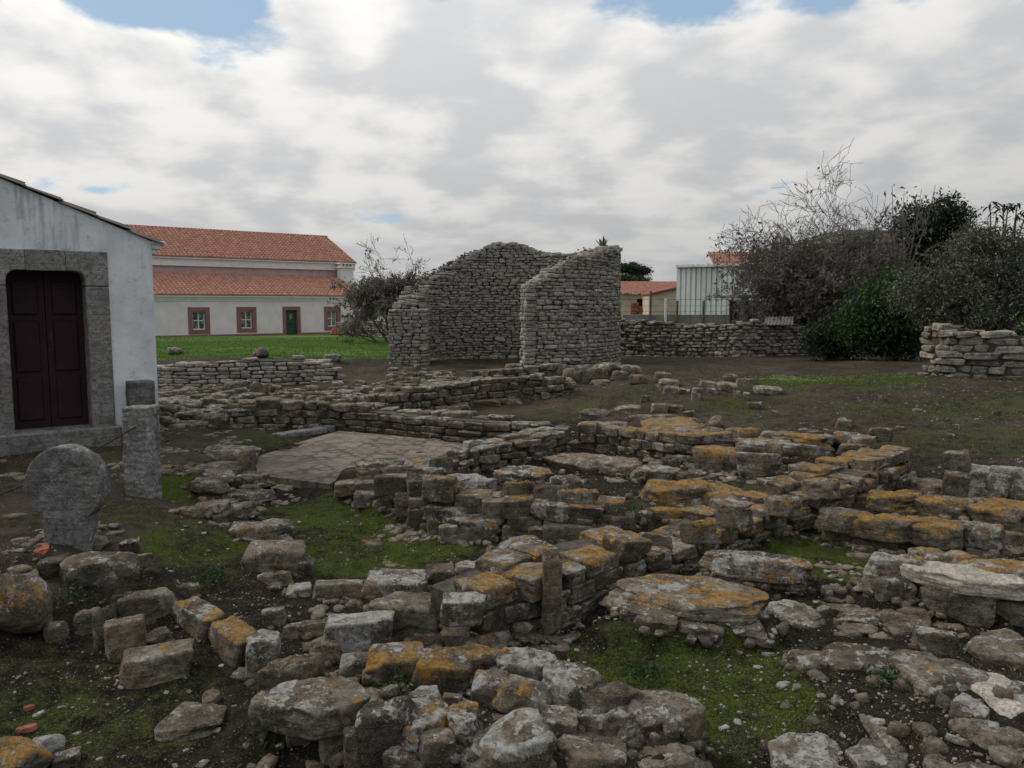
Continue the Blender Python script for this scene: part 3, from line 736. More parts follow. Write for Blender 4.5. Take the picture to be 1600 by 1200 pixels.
# ---- blocks picked one by one -------------------------------------------------------
def cluster(name, label, cat, at_px, rows, face=None, kind=None):
    g = G(*at_px); t = thing(name, label, cat, tuple(g)); fc = [(p[0], G(*p).y) for p in face] if face else None
    feet = []
    for r in rows:
        box = r[:4]; kw = dict(r[4]) if len(r) > 4 else {}
        if kind: kw.setdefault('kind', kind)
        o = hero(*box, parent=t, face=fc, **kw); p = Vector(o.location) + Vector(t.location); feet.append((p.x, p.y, p.z + .05, o.scale.x * .5, o.scale.y * .5, o.rotation_euler.z))
    packing(t, feet, len(rows), 8)
    return t
def S(**k): return k
cluster('ruined_wall', 'stepped corner of grey and orange blocks at the edge of the mossy room', 'ruined wall', (700, 835), [
 (524, 748, 562, 770, S(f=.08, orange=.0)), (526, 762, 560, 780, S(orange=0)), (554, 764, 596, 790, S(orange=0)), (586, 778, 612, 797, S(orange=0)), (594, 764, 617, 784, S(f=.02, orange=0)),
 (556, 748, 592, 772, S(f=.05, orange=0)), (584, 738, 643, 768, S(f=.04, orange=0, tone=.55, white=.1, k=.5)), (636, 746, 670, 774, S(f=.1, orange=.1)), (660, 740, 712, 780, S(f=.12, orange=.7, white=.6)),
 (698, 738, 774, 766, S(f=.42, kind='slab', h=.12, white=1., orange=.4, tone=.6)), (712, 762, 766, 796, S(f=.22, orange=.5, tone=.55)), (694, 756, 718, 782, S(f=.2)),
 (616, 766, 668, 784, S(f=.04, kind='slab', h=.09, orange=.1)), (615, 778, 642, 808, S(orange=.0)), (638, 774, 668, 802, S(f=.03)), (638, 788, 674, 826, S(orange=0, tone=.56)), (662, 776, 738, 814, S(f=.1, kind='slab', h=.13, white=.8, orange=.45)),
 (668, 802, 694, 838, S(orange=.1)), (688, 816, 720, 848, S(orange=.0, white=.5)), (698, 798, 792, 828, S(f=.0, kind='slab', h=.1, orange=.75, white=.6)), (710, 820, 780, 848, S(orange=0, tone=.42, kind='slab', h=.15)), (745, 790, 792, 812, S(f=.25, orange=.3)),
 (558, 712, 632, 740, S(f=.5, kind='slab', h=.14, orange=.2, white=.7)), (600, 722, 652, 746, S(f=.4, kind='slab', h=.12, orange=.35)), (638, 728, 702, 750, S(f=.4, kind='slab', h=.12, white=.9, orange=.1)), (668, 714, 708, 734, S(f=.7, kind='slab', h=.12, orange=.2)), (560, 726, 596, 752, S(f=.3, orange=.1)), (640, 742, 700, 762, S(f=.35, orange=.2))],
 face=[(528, 779), (592, 795), (640, 816), (690, 846), (780, 848)], kind='course')
cluster('ruined_wall', 'squared pier of fitted blocks with orange caps behind the large lichened boulder', 'ruined wall', (860, 845), [
 (784, 812, 832, 843, S(orange=0, tone=.45)), (826, 820, 855, 847, S(orange=0)), (850, 812, 930, 847, S(orange=.0, tone=.46, k=.4)), (916, 820, 952, 843, S(orange=.1)),
 (789, 799, 853, 825, S(f=.03, orange=0, k=.5)), (850, 803, 886, 819, S(f=.03, orange=0)), (876, 803, 930, 825, S(f=.03, orange=.2, k=.5)),
 (754, 776, 792, 809, S(f=.06, orange=.5)), (787, 772, 834, 803, S(f=.04, orange=.7, tone=.5)), (829, 776, 894, 807, S(f=.03, orange=.35, white=.8)), (886, 782, 944, 811, S(f=.03, orange=.65, tone=.5)),
 (781, 748, 836, 778, S(f=.2, orange=.9, kind='slab', h=.15)), (828, 755, 884, 782, S(f=.2, orange=.6, kind='slab', h=.14)), (872, 760, 942, 789, S(f=.15, orange=.7, white=.7, kind='slab', h=.13)), (774, 722, 874, 758, S(f=.55, kind='slab', h=.12, orange=.7, white=.7, tone=.45)), (860, 740, 920, 768, S(f=.45, kind='slab', h=.12, orange=.25, white=.6)),
 (930, 774, 976, 802, S(f=.25, orange=.75)), (950, 798, 992, 826, S(orange=.25)), (743, 766, 792, 800, S(f=.2, orange=.5)), (930, 800, 960, 826, S(orange=.2))],
 face=[(750, 846), (786, 845), (930, 846), (990, 840)], kind='course')
cluster('stone_paving', 'broken slabs crusted with orange lichen lying inside the walled enclosure', 'stone paving', (1050, 770), [
 (998, 742, 1110, 788, S(kind='slab', h=.16, orange=1.0, tone=.5, white=.4)), (1080, 750, 1160, 792, S(kind='slab', h=.14, orange=.95, white=.5)), (1130, 772, 1190, 800, S(kind='slab', h=.12, orange=.35, white=.5)),
 (848, 702, 960, 738, S(kind='slab', h=.14, orange=.65, white=.5, tone=.58)), (930, 708, 1010, 742, S(kind='slab', h=.14, orange=.5, tone=.6)), (985, 722, 1060, 750, S(kind='slab', h=.13, orange=.4, white=.6)), (1050, 732, 1105, 752, S(kind='slab', h=.1, orange=.3)),
 (1010, 788, 1074, 814, S(kind='slab', h=.12, orange=.8)), (1038, 808, 1086, 830, S(kind='slab', h=.1, orange=.9)), (1078, 794, 1128, 818, S(kind='slab', h=.1, orange=.85)), (980, 795, 1020, 818, S(kind='slab', h=.1, orange=.3)), (1000, 838, 1050, 850, S(kind='slab', h=.07, zb=-.1))])
cluster('stone_block', 'squat rectangular block with orange lichen on its flat top', 'stone block', (1150, 745), [
 (1082, 694, 1156, 738, S(orange=.75, white=.5, k=.6)), (1150, 700, 1222, 748, S(orange=.5, white=.7, k=.6, tone=.58))])
cluster('ruined_wall', 'two long ridges of slabs covered in orange lichen beyond the mossy hollow', 'ruined wall', (1420, 850), [
 (1277, 790, 1360, 826, S(zb=-.2, kind='slab', h=.14, orange=.55, white=.5)), (1330, 796, 1430, 840, S(zb=-.22, kind='slab', h=.16, orange=.95)), (1400, 800, 1500, 848, S(zb=-.22, kind='slab', h=.17, orange=1.0)), (1480, 806, 1562, 852, S(zb=-.22, kind='slab', h=.17, orange=.7, white=.8)),
 (1349, 757, 1440, 802, S(zb=-.18, kind='slab', h=.16, orange=1.0)), (1425, 766, 1520, 808, S(zb=-.16, kind='slab', h=.16, orange=.8)), (1500, 768, 1610, 822, S(zb=-.16, kind='slab', h=.18, orange=.85)),
 (1284, 818, 1336, 850, S(orange=.1)), (1330, 828, 1398, 858, S(orange=0, tone=.6)), (1396, 830, 1440, 858, S(orange=.1)), (1510, 846, 1560, 872, S(orange=.1)), (1552, 822, 1612, 856, S(orange=.6)), (1440, 838, 1515, 866, S(orange=.1, tone=.4))])
cluster('stone_slab', 'broad rounded slab edged in bright orange lichen in front of the diagonal wall', 'stone slab', (1080, 985), [
 (936, 888, 1196, 968, S(zb=-.22, kind='slab', h=.09, orange=.72, white=.5, tone=.42, dmax=1.3)), (930, 905, 990, 940, S(orange=.2)), (965, 945, 1010, 968, S(orange=.2)), (990, 952, 1060, 986, S(orange=.35)), (1050, 960, 1130, 1000, S(orange=.15)), (1120, 962, 1200, 1000, S(orange=.1))])
cluster('stone_slab', 'oval lichened slab on short supports beside the bright moss', 'stone slab', (1180, 915), [
 (1096, 856, 1262, 900, S(zb=-.2, kind='slab', h=.11, orange=.6, white=.7, dmax=.9)), (1110, 888, 1160, 912, S(orange=.0)), (1195, 892, 1262, 922, S(orange=.1)), (1155, 888, 1205, 916, S(orange=0))])
t_ = cluster('stone_slab', 'large slab patched with pale cement resting on squared blocks', 'stone slab', (1450, 950), [
 (1354, 858, 1440, 902, S(zb=-.12, kind='slab', h=.13, orange=.55, white=.95, tone=.62)), (1425, 850, 1530, 900, S(zb=-.12, kind='slab', h=.12, orange=.85, white=.7)), (1500, 862, 1640, 924, S(zb=-.12, kind='slab', h=.13, orange=.75, white=.8)),
 (1346, 888, 1368, 924, S(orange=0, k=1.2)), (1367, 894, 1432, 942, S(orange=.0)), (1432, 902, 1548, 966, S(orange=0, tone=.45, k=.5)), (1545, 925, 1625, 975, S(orange=.35))])
def cement(box, zb, h, parent, **kw): return hero(*box, zb=zb, kind='slab', h=h, parent=parent, mat='cement', name='cement_patch', orange=.25, white=.5, **kw)
cement((1420, 876, 1610, 912), -.06, .05, t_, dmax=.4, sink=.08, var=2)
t_ = cluster('stone_paving', 'flat grey slabs and a pale cement patch set flush in the gravelly ground', 'stone paving', (1420, 1090), [
 (1286, 1000, 1430, 1064, S(kind='slab', h=.05, sink=.09, orange=.4, white=.5)), (1385, 1006, 1545, 1096, S(kind='slab', h=.05, sink=.09, orange=.4, white=.5, tone=.42)), (1328, 1086, 1490, 1188, S(kind='slab', h=.04, sink=.09, orange=.15, white=.5, tone=.5)), (1322, 1150, 1415, 1222, S(kind='slab', h=.05, sink=.09, orange=.1, white=.6)),
 (1490, 1126, 1625, 1182, S(kind='slab', h=.05, sink=.09, orange=.1)), (1450, 1162, 1625, 1250, S(kind='slab', h=.05, sink=.09, orange=.1, tone=.5)), (1280, 940, 1405, 980, S(kind='slab', h=.05, sink=.09, orange=.4, white=.6)), (1365, 946, 1450, 984, S(kind='slab', h=.06, sink=.09, orange=.45)), (1428, 978, 1492, 1022, S(orange=.25, white=.6, k=.7)), (1510, 974, 1625, 1040, S(kind='slab', h=.06, sink=.09, orange=.1, tone=.42)), (1195, 1148, 1335, 1232, S(kind='slab', h=.035, sink=.09, white=.7, orange=.05)), (1190, 936, 1295, 980, S(kind='slab', h=.045, sink=.09, orange=.3, white=.6)), (1225, 1010, 1300, 1045, S(kind='slab', h=.035, sink=.08, orange=.1, white=.6)), (1480, 1080, 1540, 1130, S(kind='slab', h=.05, sink=.08, orange=.3, white=.6)), (1240, 1075, 1330, 1130, S(kind='slab', h=.03, sink=.08, orange=.1, white=.6))])
cement((1518, 1044, 1650, 1140), -.27, .045, t_, dmax=.7)
cluster('stone_block', 'white-crusted block leaning against the short standing post', 'stone block', (1550, 785), [
 (1499, 724, 1570, 780, S(orange=.2, white=1.0, tone=.62, k=.6)), (1545, 722, 1620, 786, S(orange=.3, white=1.0, tone=.65, k=.6)), (1545, 772, 1595, 790, S(orange=.1)), (1424, 742, 1478, 772, S(kind='slab', h=.1, orange=.6)), (1395, 740, 1440, 762, S(kind='slab', h=.1))])
cluster('standing_post', 'short upright weathered stone post beside the white-crusted block', 'stone post', (1492, 778), [(1473, 700, 1512, 740, S(zb=-.05, k=.55, orange=.05, white=.3, yaw=.2, tilt=(0, .03), back=.0)), (1472, 735, 1510, 780, S(k=.55, orange=.05, white=.3, yaw=.2))])
# foreground wall
cluster('ruined_wall', 'tumbled wall of big lichen-spotted boulders and slabs ringed by moss', 'ruined wall', (700, 1160), [
 (445, 1114, 498, 1166, S(orange=.15, k=.9)), (500, 1128, 546, 1180, S(orange=.3)), (540, 1140, 602, 1206, S(orange=.4, tone=.42)), (598, 1168, 660, 1215, S(orange=.1)), (650, 1144, 714, 1202, S(orange=.1, white=.6)), (394, 1076, 470, 1130, S(orange=.1, tone=.5)),
 (410, 1054, 596, 1138, S(f=.0, kind='slab', h=.11, orange=.45, white=.6, tone=.5)), (553, 1100, 652, 1182, S(f=.02, orange=.35, white=.6, k=.6)), (622, 1092, 706, 1158, S(f=.06, orange=.8, white=.8, tone=.6, kind='slab', h=.075)), (694, 1094, 752, 1154, S(f=.1, orange=.7, white=.9, tone=.6, kind='slab', h=.07)),
 (641, 1074, 694, 1104, S(f=.3, white=.8, tone=.62, orange=.0)), (690, 1082, 722, 1108, S(f=.3, orange=.1)), (735, 1050, 794, 1098, S(zb=-.12, orange=.5, white=.7)), (768, 1054, 866, 1130, S(zb=-.15, kind='boulder', orange=.5, tone=.56, white=.3, k=.9)), (708, 1124, 868, 1240, S(f=.0, kind='boulder', orange=.3, white=.8, tone=.66, k=.7)),
 (529, 1022, 584, 1066, S(zb=-.18, orange=.1)), (570, 1006, 664, 1062, S(zb=-.15, orange=.85, white=.6, k=.7)), (645, 1020, 738, 1088, S(zb=-.15, orange=.6, white=.7, k=.6)), (665, 1008, 800, 1056, S(zb=-.14, kind='slab', h=.12, orange=.85, white=.5)), (760, 1012, 870, 1070, S(zb=-.16, kind='slab', h=.12, orange=.35, white=.8)), 
 (838, 1034, 940, 1110, S(zb=-.18, kind='slab', h=.13, orange=.5, white=.75)), (880, 1062, 1010, 1135, S(zb=-.2, kind='slab', h=.12, orange=.45, white=.4, tone=.38)), (980, 1080, 1102, 1172, S(zb=-.24, kind='slab', h=.13, orange=.5, white=.45, tone=.4)), (837, 1108, 904, 1152, S(zb=-.17, orange=.1)), (900, 1110, 1000, 1165, S(zb=-.2, kind='slab', h=.12, orange=.4, white=.7)), (860, 1140, 980, 1225, S(zb=-.24, kind='slab', h=.1, orange=.1, tone=.45)), (980, 1160, 1090, 1230, S(zb=-.26, kind='slab', h=.1, orange=.4, white=.6)), (700, 1160, 760, 1230, S(zb=-.3, white=.8)),
 (1000, 1135, 1100, 1176, S(zb=-.3, kind='block', orange=.3))],
 face=[(394, 1132), (445, 1168), (545, 1208), (660, 1218), (760, 1245), (870, 1255)])
cluster('ruined_wall', 'large loose blocks spilling from the open end of the diagonal wall', 'ruined wall', (600, 1000), [
 (508, 956, 617, 1026, S(orange=.3, white=.95, tone=.6, k=.6)), (578, 926, 690, 1000, S(orange=.3, tone=.55, white=.2, k=.7)), (565, 890, 669, 950, S(orange=.15, white=.8, k=.6)), (662, 880, 711, 920, S(orange=0, white=.1)), (709, 876, 748, 907, S(white=.9, orange=.1, tone=.6)), (742, 872, 782, 895, S(kind='slab', h=.1, orange=.7, white=.8)), (686, 978, 737, 1014, S(orange=.6)), (481, 996, 532, 1038, S(orange=.05)), (405, 1022, 510, 1086, S(orange=.5, tone=.5, kind='slab', h=.17)), (442, 968, 510, 996, S(kind='slab', h=.08, orange=.05)), (560, 1000, 600, 1026, S(orange=.3)), (640, 990, 690, 1014, S(orange=.4, kind='slab', h=.09)), (689, 924, 760, 968, S(zb=-.16, orange=.35, white=.85))])
cluster('ruined_wall', 'row of blocks edging the mossy room on the side of the steles', 'ruined wall', (430, 895), [
 (350, 806, 456, 848, S(kind='slab', h=.14, orange=.4, white=.6)), (380, 842, 474, 898, S(orange=.3, white=.4, k=.6)), (465, 872, 492, 902, S(orange=.1)), (405, 890, 458, 918, S(kind='slab', h=.09, orange=.0)), (449, 910, 487, 934, S(white=.8, orange=0, tone=.6)), (489, 902, 570, 940, S(orange=0, k=.5)), (300, 776, 360, 806, S(kind='slab', h=.1, orange=0)), (340, 782, 400, 808, S(kind='slab', h=.1, orange=.0))])
T_EDGE = cluster('stone_edging', 'short row of lichened stones crossing the dark soil', 'stone edging', (340, 1020), [
 (385, 988, 441, 1062, S(orange=.0, white=.75, tone=.62, k=.9)), (188, 922, 280, 972, S(orange=.05, white=.3, k=.4, yaw=.3))])
def bar(a, b, wid, hgt, parent, **kw):
    A, B = G(*a), G(*b); m = (A + B) / 2; d = B - A; stone((m.x, m.y, min(A.z, B.z) - .05), (d.length * 1.08, wid, hgt + .05), math.atan2(d.y, d.x), (jit(.04), jit(.04)), 'block', 22, 'stone', (kw.get('orange', .6), kw.get('white', .6), kw.get('tone', .5), 1), parent)
bar((280, 960), (338, 1000), .16, .17, T_EDGE, orange=.8, white=.7); bar((340, 1004), (392, 1042), .17, .19, T_EDGE, orange=.85, white=.5)
cluster('stone_ledge', 'stepped ledge of flat dark slabs between the chapel terrace and the mosaic', 'stone ledge', (370, 755), [
 (315, 690, 404, 720, S(zb=-.16, kind='slab', h=.12, orange=0, white=.5)), (296, 716, 380, 752, S(zb=-.2, kind='slab', h=.12, orange=0)), (352, 732, 426, 758, S(zb=-.26, kind='slab', h=.12, orange=0)), (350, 746, 420, 772, S(kind='slab', h=.1, orange=0)), (300, 740, 356, 765, S(zb=-.2, kind='slab', h=.1, orange=0)), (372, 700, 400, 745, S(orange=0, tone=.4)), (300, 758, 366, 782, S(kind='slab', h=.09, orange=0)), (364, 762, 430, 786, S(kind='slab', h=.08, orange=0, white=.5)), (408, 745, 470, 768, S(kind='slab', h=.06, orange=0)), (280, 788, 330, 806, S(kind='slab', h=.08, orange=0))])
# footings and flat rubble between the retaining wall and the mosaic
def rubble(name, label, at_px, box, count, size, seed, pal, zones_=None):
    random.seed(seed); g = G(*at_px); t = thing(name, label, 'rubble', tuple(g))
    for i in range(count):
        f = random.random() ** .8; py = box[1] + (box[3] - box[1]) * f; px = random.uniform(box[0], box[2])
        if zones_ and not zones_(px, py): continue
        p = G(px, py); s = random.uniform(*size); flat = random.random() < .82
        stone((p.x, p.y, p.z - .05), (s * random.uniform(.9, 1.5), s * random.uniform(.6, 1.), (.06 + s * (.16 if flat else .45))), jit(.5), (jit(.1), jit(.1)), 'slab' if flat else 'block', 5 if p.y > 9 else 10, 'stone', (random.uniform(*pal['orange']), random.uniform(*pal['white']), random.uniform(*pal['tone']), 1), t)
    random.seed(seed + 1); return t
rubble('rubble_spread', 'field of flat half-buried stones between the chapel and the retaining wall', (330, 640), (250, 604, 470, 668), 330, (.12, .36), 21, GREY, lambda x, y: not (x > 372 and y > 634))
rubble('rubble_spread', 'scattered flat stones in front of the apse behind the long rubble wall', (560, 612), (470, 598, 660, 640), 160, (.12, .36), 22, GREY, lambda x, y: y < 628 + (x - 470) * .03)
rubble('rubble_spread', 'band of fallen stones along the foot of the ruined apse', (780, 580), (600, 576, 705, 600), 60, (.14, .36), 23, GREY)
# ---- the apse
def build_apse():
    random.seed(5)
    w = Wall('ruined_apse', 'tall curved ruin of an apse in grey rubble masonry with broken top', mat='apse_stone', n=5, cat='ruined apse', palette=APSE, loc=(.05, 25.2, -.25))
    C = Vector((-.17, 25.4)); R = 3.64; T = .74
    prof = [(-84, 2.15), (-76, 2.42), (-68, 2.72), (-55, 3.08), (-42, 3.22), (-28, 3.40), (-8, 3.55), (8, 3.62), (20, 3.55), (48, 3.44), (68, 3.62), (80, 3.92), (96, 3.98), (108, 3.70), (122, 3.35), (134, 2.95), (146, 2.62), (156, 2.36), (166, 2.08), (174, 1.80), (182, 1.52)]
    A0, A1 = math.radians(-79), math.radians(181)
    def top(a):
        dg = math.degrees(a); return float(np.interp(dg, [p[0] for p in prof], [p[1] for p in prof])) + .10 * noise.noise(Vector((dg * .13, 4.2, 0))) + .06 * noise.noise(Vector((dg * .5, 1.2, 0)))
    base = -.35
    def swell(a): return .42 * max(0, (math.degrees(a) - 150) / 31) ** 1.5
    def ringcourse(rad, outer, hid):
        z = base; ci = 0
        while z < 4.1:
            chh = random.triangular(.06, .145, .088) * (1.4 if ci < 2 else 1); a = A0 + random.uniform(-.06, 0)
            while a < A1:
                l = random.triangular(.13, .46, .24) * (1.15 if ci < 3 else 1); da = l / rad; am = a + da / 2; a += da
                if am > A1 or am < A0: continue
                if z + chh * .5 > top(am) + jit(.05): continue
                istop = z + chh * 2 > top(am)
                dpt = random.uniform(.24, .34); rr = rad - dpt / 2 if outer else rad + dpt / 2
                rr += jit(.032) + (swell(am) * .25 if outer else -swell(am)) + (-.05 * (z / 4) if outer else .0)
                p = C + Vector((math.cos(am), math.sin(am))) * rr
                vis = (outer and math.degrees(am) < 12) or (not outer and 60 < math.degrees(am))
                w.put((p.x, p.y, z), (l * 1.02, dpt, chh * random.uniform(.92, 1.22)), am + math.pi / 2 + jit(.05), (jit(.05), jit(.05)), istop, kind=random.choice(['block', 'course', 'course']), hidden=0 if vis else 1)
            z += chh; ci += 1
    ringcourse(R, True, 0); ringcourse(R - T, False, 1)
    # ends of the two wings and the broken top
    for a in (A0, A1):
        z = base; s = -1 if a == A0 else 1
        while z < top(a) + .02:
            chh = random.uniform(.085, .13); r0 = R - T + .02 - swell(a); Re = R + swell(a) * .25
            while r0 < Re - .06:
                l = min(random.uniform(.17, .36), Re - r0 + .04); rm = r0 + l / 2; r0 += l
                p = C + Vector((math.cos(a), math.sin(a))) * rm + Vector((-math.sin(a), math.cos(a))) * s * (.02 + jit(.03))
                w.put((p.x, p.y, z), (l, .3, chh * 1.08), a + jit(.08), (jit(.05), jit(.05)), False)
            z += chh
    for i in range(420):
        a = A0 + (A1 - A0) * random.random(); rr = random.uniform(R - T + .12, R - .12); p = C + Vector((math.cos(a), math.sin(a))) * rr
        l = random.uniform(.16, .4)
        w.put((p.x, p.y, top(a) - random.uniform(.06, .2)), (l, l * .7, random.uniform(.08, .13)), random.random() * 3, (jit(.12), jit(.12)), True, hidden=0 if i % 3 == 0 else 1)
    # core
    mb = MB(); k = 70; ring = []
    for i in range(k + 1):
        a = A0 + .03 + (A1 - A0 - .06) * i / k; d = Vector((math.cos(a), math.sin(a))); p = C + d * (R - .12); q = C + d * (R - T + .1); tz = top(a) - .14
        ring += [(q.x, q.y, base), (p.x, p.y, base), (p.x - d.x * .06, p.y - d.y * .06, tz), (q.x, q.y, tz)]
    mb.add(ring, [(i*4+j, (i+1)*4+j, (i+1)*4+(j+1) % 4, i*4+(j+1) % 4) for i in range(k) for j in range(4)] + [(0, 1, 2, 3), (k*4+3, k*4+2, k*4+1, k*4)])
    w.extra.append((mb, 'mortar'))
    t = w.done(298)
    # ivy-dark weeds on the wall head
    return t, C, R, T, top
APSE_T, AC, AR, AT, ATOP = build_apse()
cluster('stone_heap', 'heap of big footing stones spilling from the outer wing of the apse', 'stone heap', (880, 605), [
 (788, 566, 830, 584, S(orange=0)), (820, 562, 850, 586, S(orange=0)), (845, 566, 885, 592, S(orange=0)), (880, 572, 912, 600, S(orange=0, tone=.4)), (896, 570, 924, 600, S(orange=0, k=.4, kind='boulder', tone=.42)), (918, 572, 950, 596, S(orange=0)), (925, 564, 972, 588, S(orange=0, white=.6, kind='boulder')), (860, 588, 895, 614, S(orange=0)), (835, 590, 868, 612, S(orange=0)), (925, 590, 955, 602, S(orange=0, kind='slab', h=.1)), (970, 570, 1002, 586, S(orange=.3, white=.7)), (955, 578, 980, 594, S(orange=0))])
# ---- dry-stone field walls further back
w = Wall('field_wall', 'dry stone field wall running from the apse to the bushes', mat='wall_stone', n=5, cat='stone wall', palette=BACK, kind='block')
w.path(wpath([(962, 556, 500), (1010, 557, 501), (1060, 558, 505), (1120, 558, 507), (1150, 557, 504), (1185, 557, 502), (1215, 556, 506), (1262, 555, 511)]), .5, .115, (.14, .42), rag=1.2, core='mortar', tj=.1).done()
w = Wall('field_wall', 'field wall of long flat stones under the overhanging grey-green shrub', mat='wall_stone', n=10, cat='stone wall', palette=GREY, kind='block')
w.path(wpath([(1438, 586, 502), (1480, 588, 505), (1540, 591, 516), (1600, 594, 522), (1680, 597, 526), (1850, 604, 524)]), .5, .14, (.2, .66), rag=1.2, core='mortar', tj=.09).done()
w = Wall('field_wall', 'distant dry stone wall at the end of the lawn near the house', mat='wall_stone', n=3, cat='stone wall', palette=BACK)
w.path(wpath([(524, 519, 503), (545, 521, 501), (580, 525, 501), (640, 530, 502)], -.25), .5, .13, (.25, .5), core='mortar').done()
# ------------------------------------------------------------------ loose stones, each its own thing
def loose(label, box, cat='stone', name='loose_stone', group=None, **kw):
    o = hero(*box, name=name, **kw); return tag(o, label, cat, group, 'thing')
def B(*a): return a
loose('huge dark boulder with a faded orange patch beside the disc stele', B(-40, 880, 85, 1006), name='boulder', cat='boulder', kind='boulder', orange=.6, white=.4, tone=.42)
loose('wide grey boulder below the disc stele', B(100, 860, 219, 926), name='boulder', cat='boulder', kind='block', orange=.0, white=.5, tone=.42, k=.5)
loose('smooth dark angular stone wedged beside the wide grey boulder', B(62, 864, 110, 904), orange=0, white=0, tone=.3)
loose('rounded stone at the very foot of the disc stele', B(118, 832, 170, 862), kind='boulder', orange=0, white=.2, tone=.42)
loose('jagged whitish stone on the moss between stele and wide boulder', B(188, 838, 220, 868), orange=0, white=.6)
loose('small pale stone above another one next to the wide grey boulder', B(216, 862, 240, 886), orange=0, white=.5)
loose('dark stone lying below the small pale one beside the wide boulder', B(224, 884, 250, 902), orange=0)
loose('thick leaning block with chipped edges standing among dark soil', B(163, 957, 230, 1032), orange=.1, white=.3, tone=.55, k=.8, name='boulder', cat='boulder')
loose('thin upright slab with orange top edge leaning on the chipped block', B(146, 950, 188, 1010), k=.3, orange=.6, white=.4, yaw=.5)
loose('grey stone behind the thin upright slab', B(117, 950, 160, 992), orange=.0)
loose('small round tan stone between two larger blocks', B(227, 980, 270, 1008), kind='boulder', orange=.0, tone=.5)
loose('long rounded block with a yellow corner on the bare dark soil', B(192, 1005, 305, 1068), kind='block', orange=.25, white=.2, tone=.52, k=.55, name='boulder', cat='boulder')
loose('pale wedge of stone at the foot of the huge orange-patched boulder', B(72, 970, 106, 1006), orange=0, white=.5)
loose('flat grey stone behind the wedge-shaped edging block', B(174, 922, 224, 952), kind='slab', h=.1, orange=0)
loose('flat stone lying beyond the lichened edging row', B(278, 908, 318, 934), kind='slab', h=.09, orange=0)
loose('thin flat shard of grey slate-like stone on the soil', B(246, 1094, 356, 1158), kind='slab', h=.05, orange=0, white=.35, tone=.58, yaw=-.5, sink=.012, var=3)
loose('small curved splinter beside the flat grey shard', B(318, 1076, 346, 1104), kind='slab', h=.04, orange=0, white=.3)
loose('bright orange boulder with a white shoulder on the mossy ground', B(-60, 1144, 78, 1240), kind='boulder', orange=1.0, white=.7, tone=.6, name='boulder', cat='boulder')
loose('white lichened stone behind the bright orange boulder', B(40, 1143, 102, 1190), kind='boulder', orange=.1, white=1., tone=.62)
loose('small pale stone against the bright orange boulder', B(84, 1172, 128, 1200), orange=.2, white=.6)
loose('small knobbly white stone alone on the soil near the edging row', B(409, 945, 449, 979), orange=0, white=.5, tone=.58)
loose('large rounded boulder with orange base and white lichen dots', B(772, 834, 856, 882), zb=-.2, kind='boulder', orange=.6, white=.6, tone=.6, name='boulder', cat='boulder', k=.8)
loose('wedge-shaped stone leaning between boulder and upright slab', B(838, 858, 874, 900), zb=-.16, orange=.4)
loose('small grey pebble beside the large dotted boulder', B(758, 850, 775, 864), kind='boulder', orange=0)
loose('smooth round grey boulder resting on the slab-topped wall', B(1094, 664, 1134, 686), zb=-.02, kind='boulder', orange=0, white=.2, tone=.66)
loose('knobbly grey boulder behind the smooth round one', B(1106, 647, 1132, 670), kind='boulder', orange=0, white=.3, tone=.55)
loose('orange stone perched alone at the crest of the slope', B(983, 584, 1012, 601), orange=.9, tone=.5)
loose('pale block with yellow corner standing on its end on the slope', B(1080, 604, 1099, 626), orange=.5, white=.7, tone=.6, k=.6)
loose('broad flat grey stone half buried where the slope meets the wall', B(904, 637, 954, 657), kind='slab', h=.14, orange=0, white=.1, tone=.5)
loose('wide pale rock with a sharp ridge on the dark slope', B(1305, 652, 1330, 669), orange=0, white=.6, tone=.62)
loose('dark round disc-shaped stone standing among flat rubble', B(392, 595, 420, 620), kind='boulder', k=.35, orange=0, tone=.45)
loose('long grey block beside the standing disc-shaped stone', B(352, 594, 392, 609), orange=0, tone=.5)
loose('rounded stone just behind the disc-shaped one', B(386, 585, 406, 600), kind='boulder', orange=0, tone=.5)
loose('pointed grey boulder standing on the green lawn edge', B(395, 541, 420, 560), kind='boulder', orange=0, tone=.56, name='boulder', cat='boulder')
loose('low whitish rock in the lawn near the chapel corner', B(262, 542, 286, 555), kind='boulder', orange=0, white=.6, tone=.6)
loose('flat pale stone on bare earth at the end of the lawn', B(505, 552, 533, 564), orange=0, white=.5, tone=.58)
slope = [(1021, 580, 1048, 598, .5), (1026, 591, 1061, 607, .3), (1034, 602, 1060, 616, 0), (1058, 606, 1078, 616, 0), (1129, 583, 1153, 598, .4), (1150, 590, 1181, 601, .7), (1120, 596, 1151, 612, .2), (1178, 600, 1220, 617, .2), (1017, 628, 1044, 645, .1), (1043, 631, 1067, 644, .1), (1068, 640, 1086, 652, 0), (1104, 606, 1122, 618, 0), (1090, 594, 1120, 604, .1), (1000, 617, 1014, 630, 0), (960, 632, 1002, 640, 0), (1145, 610, 1158, 622, 0), (1160, 612, 1172, 626, 0), (1168, 626, 1192, 640, 0), (1399, 665, 1413, 673, 0), (1478, 676, 1491, 685, 0), (1552, 640, 1564, 649, 0), (1425, 638, 1440, 646, 0), (1372, 618, 1380, 628, 0), (1490, 662, 1500, 670, 0), (1250, 660, 1262, 666, 0), (1205, 640, 1216, 650, 0), (778, 612, 800, 628, .1), (782, 620, 818, 632, 0), (735, 620, 782, 634, .6), (690, 630, 738, 645, .6)]
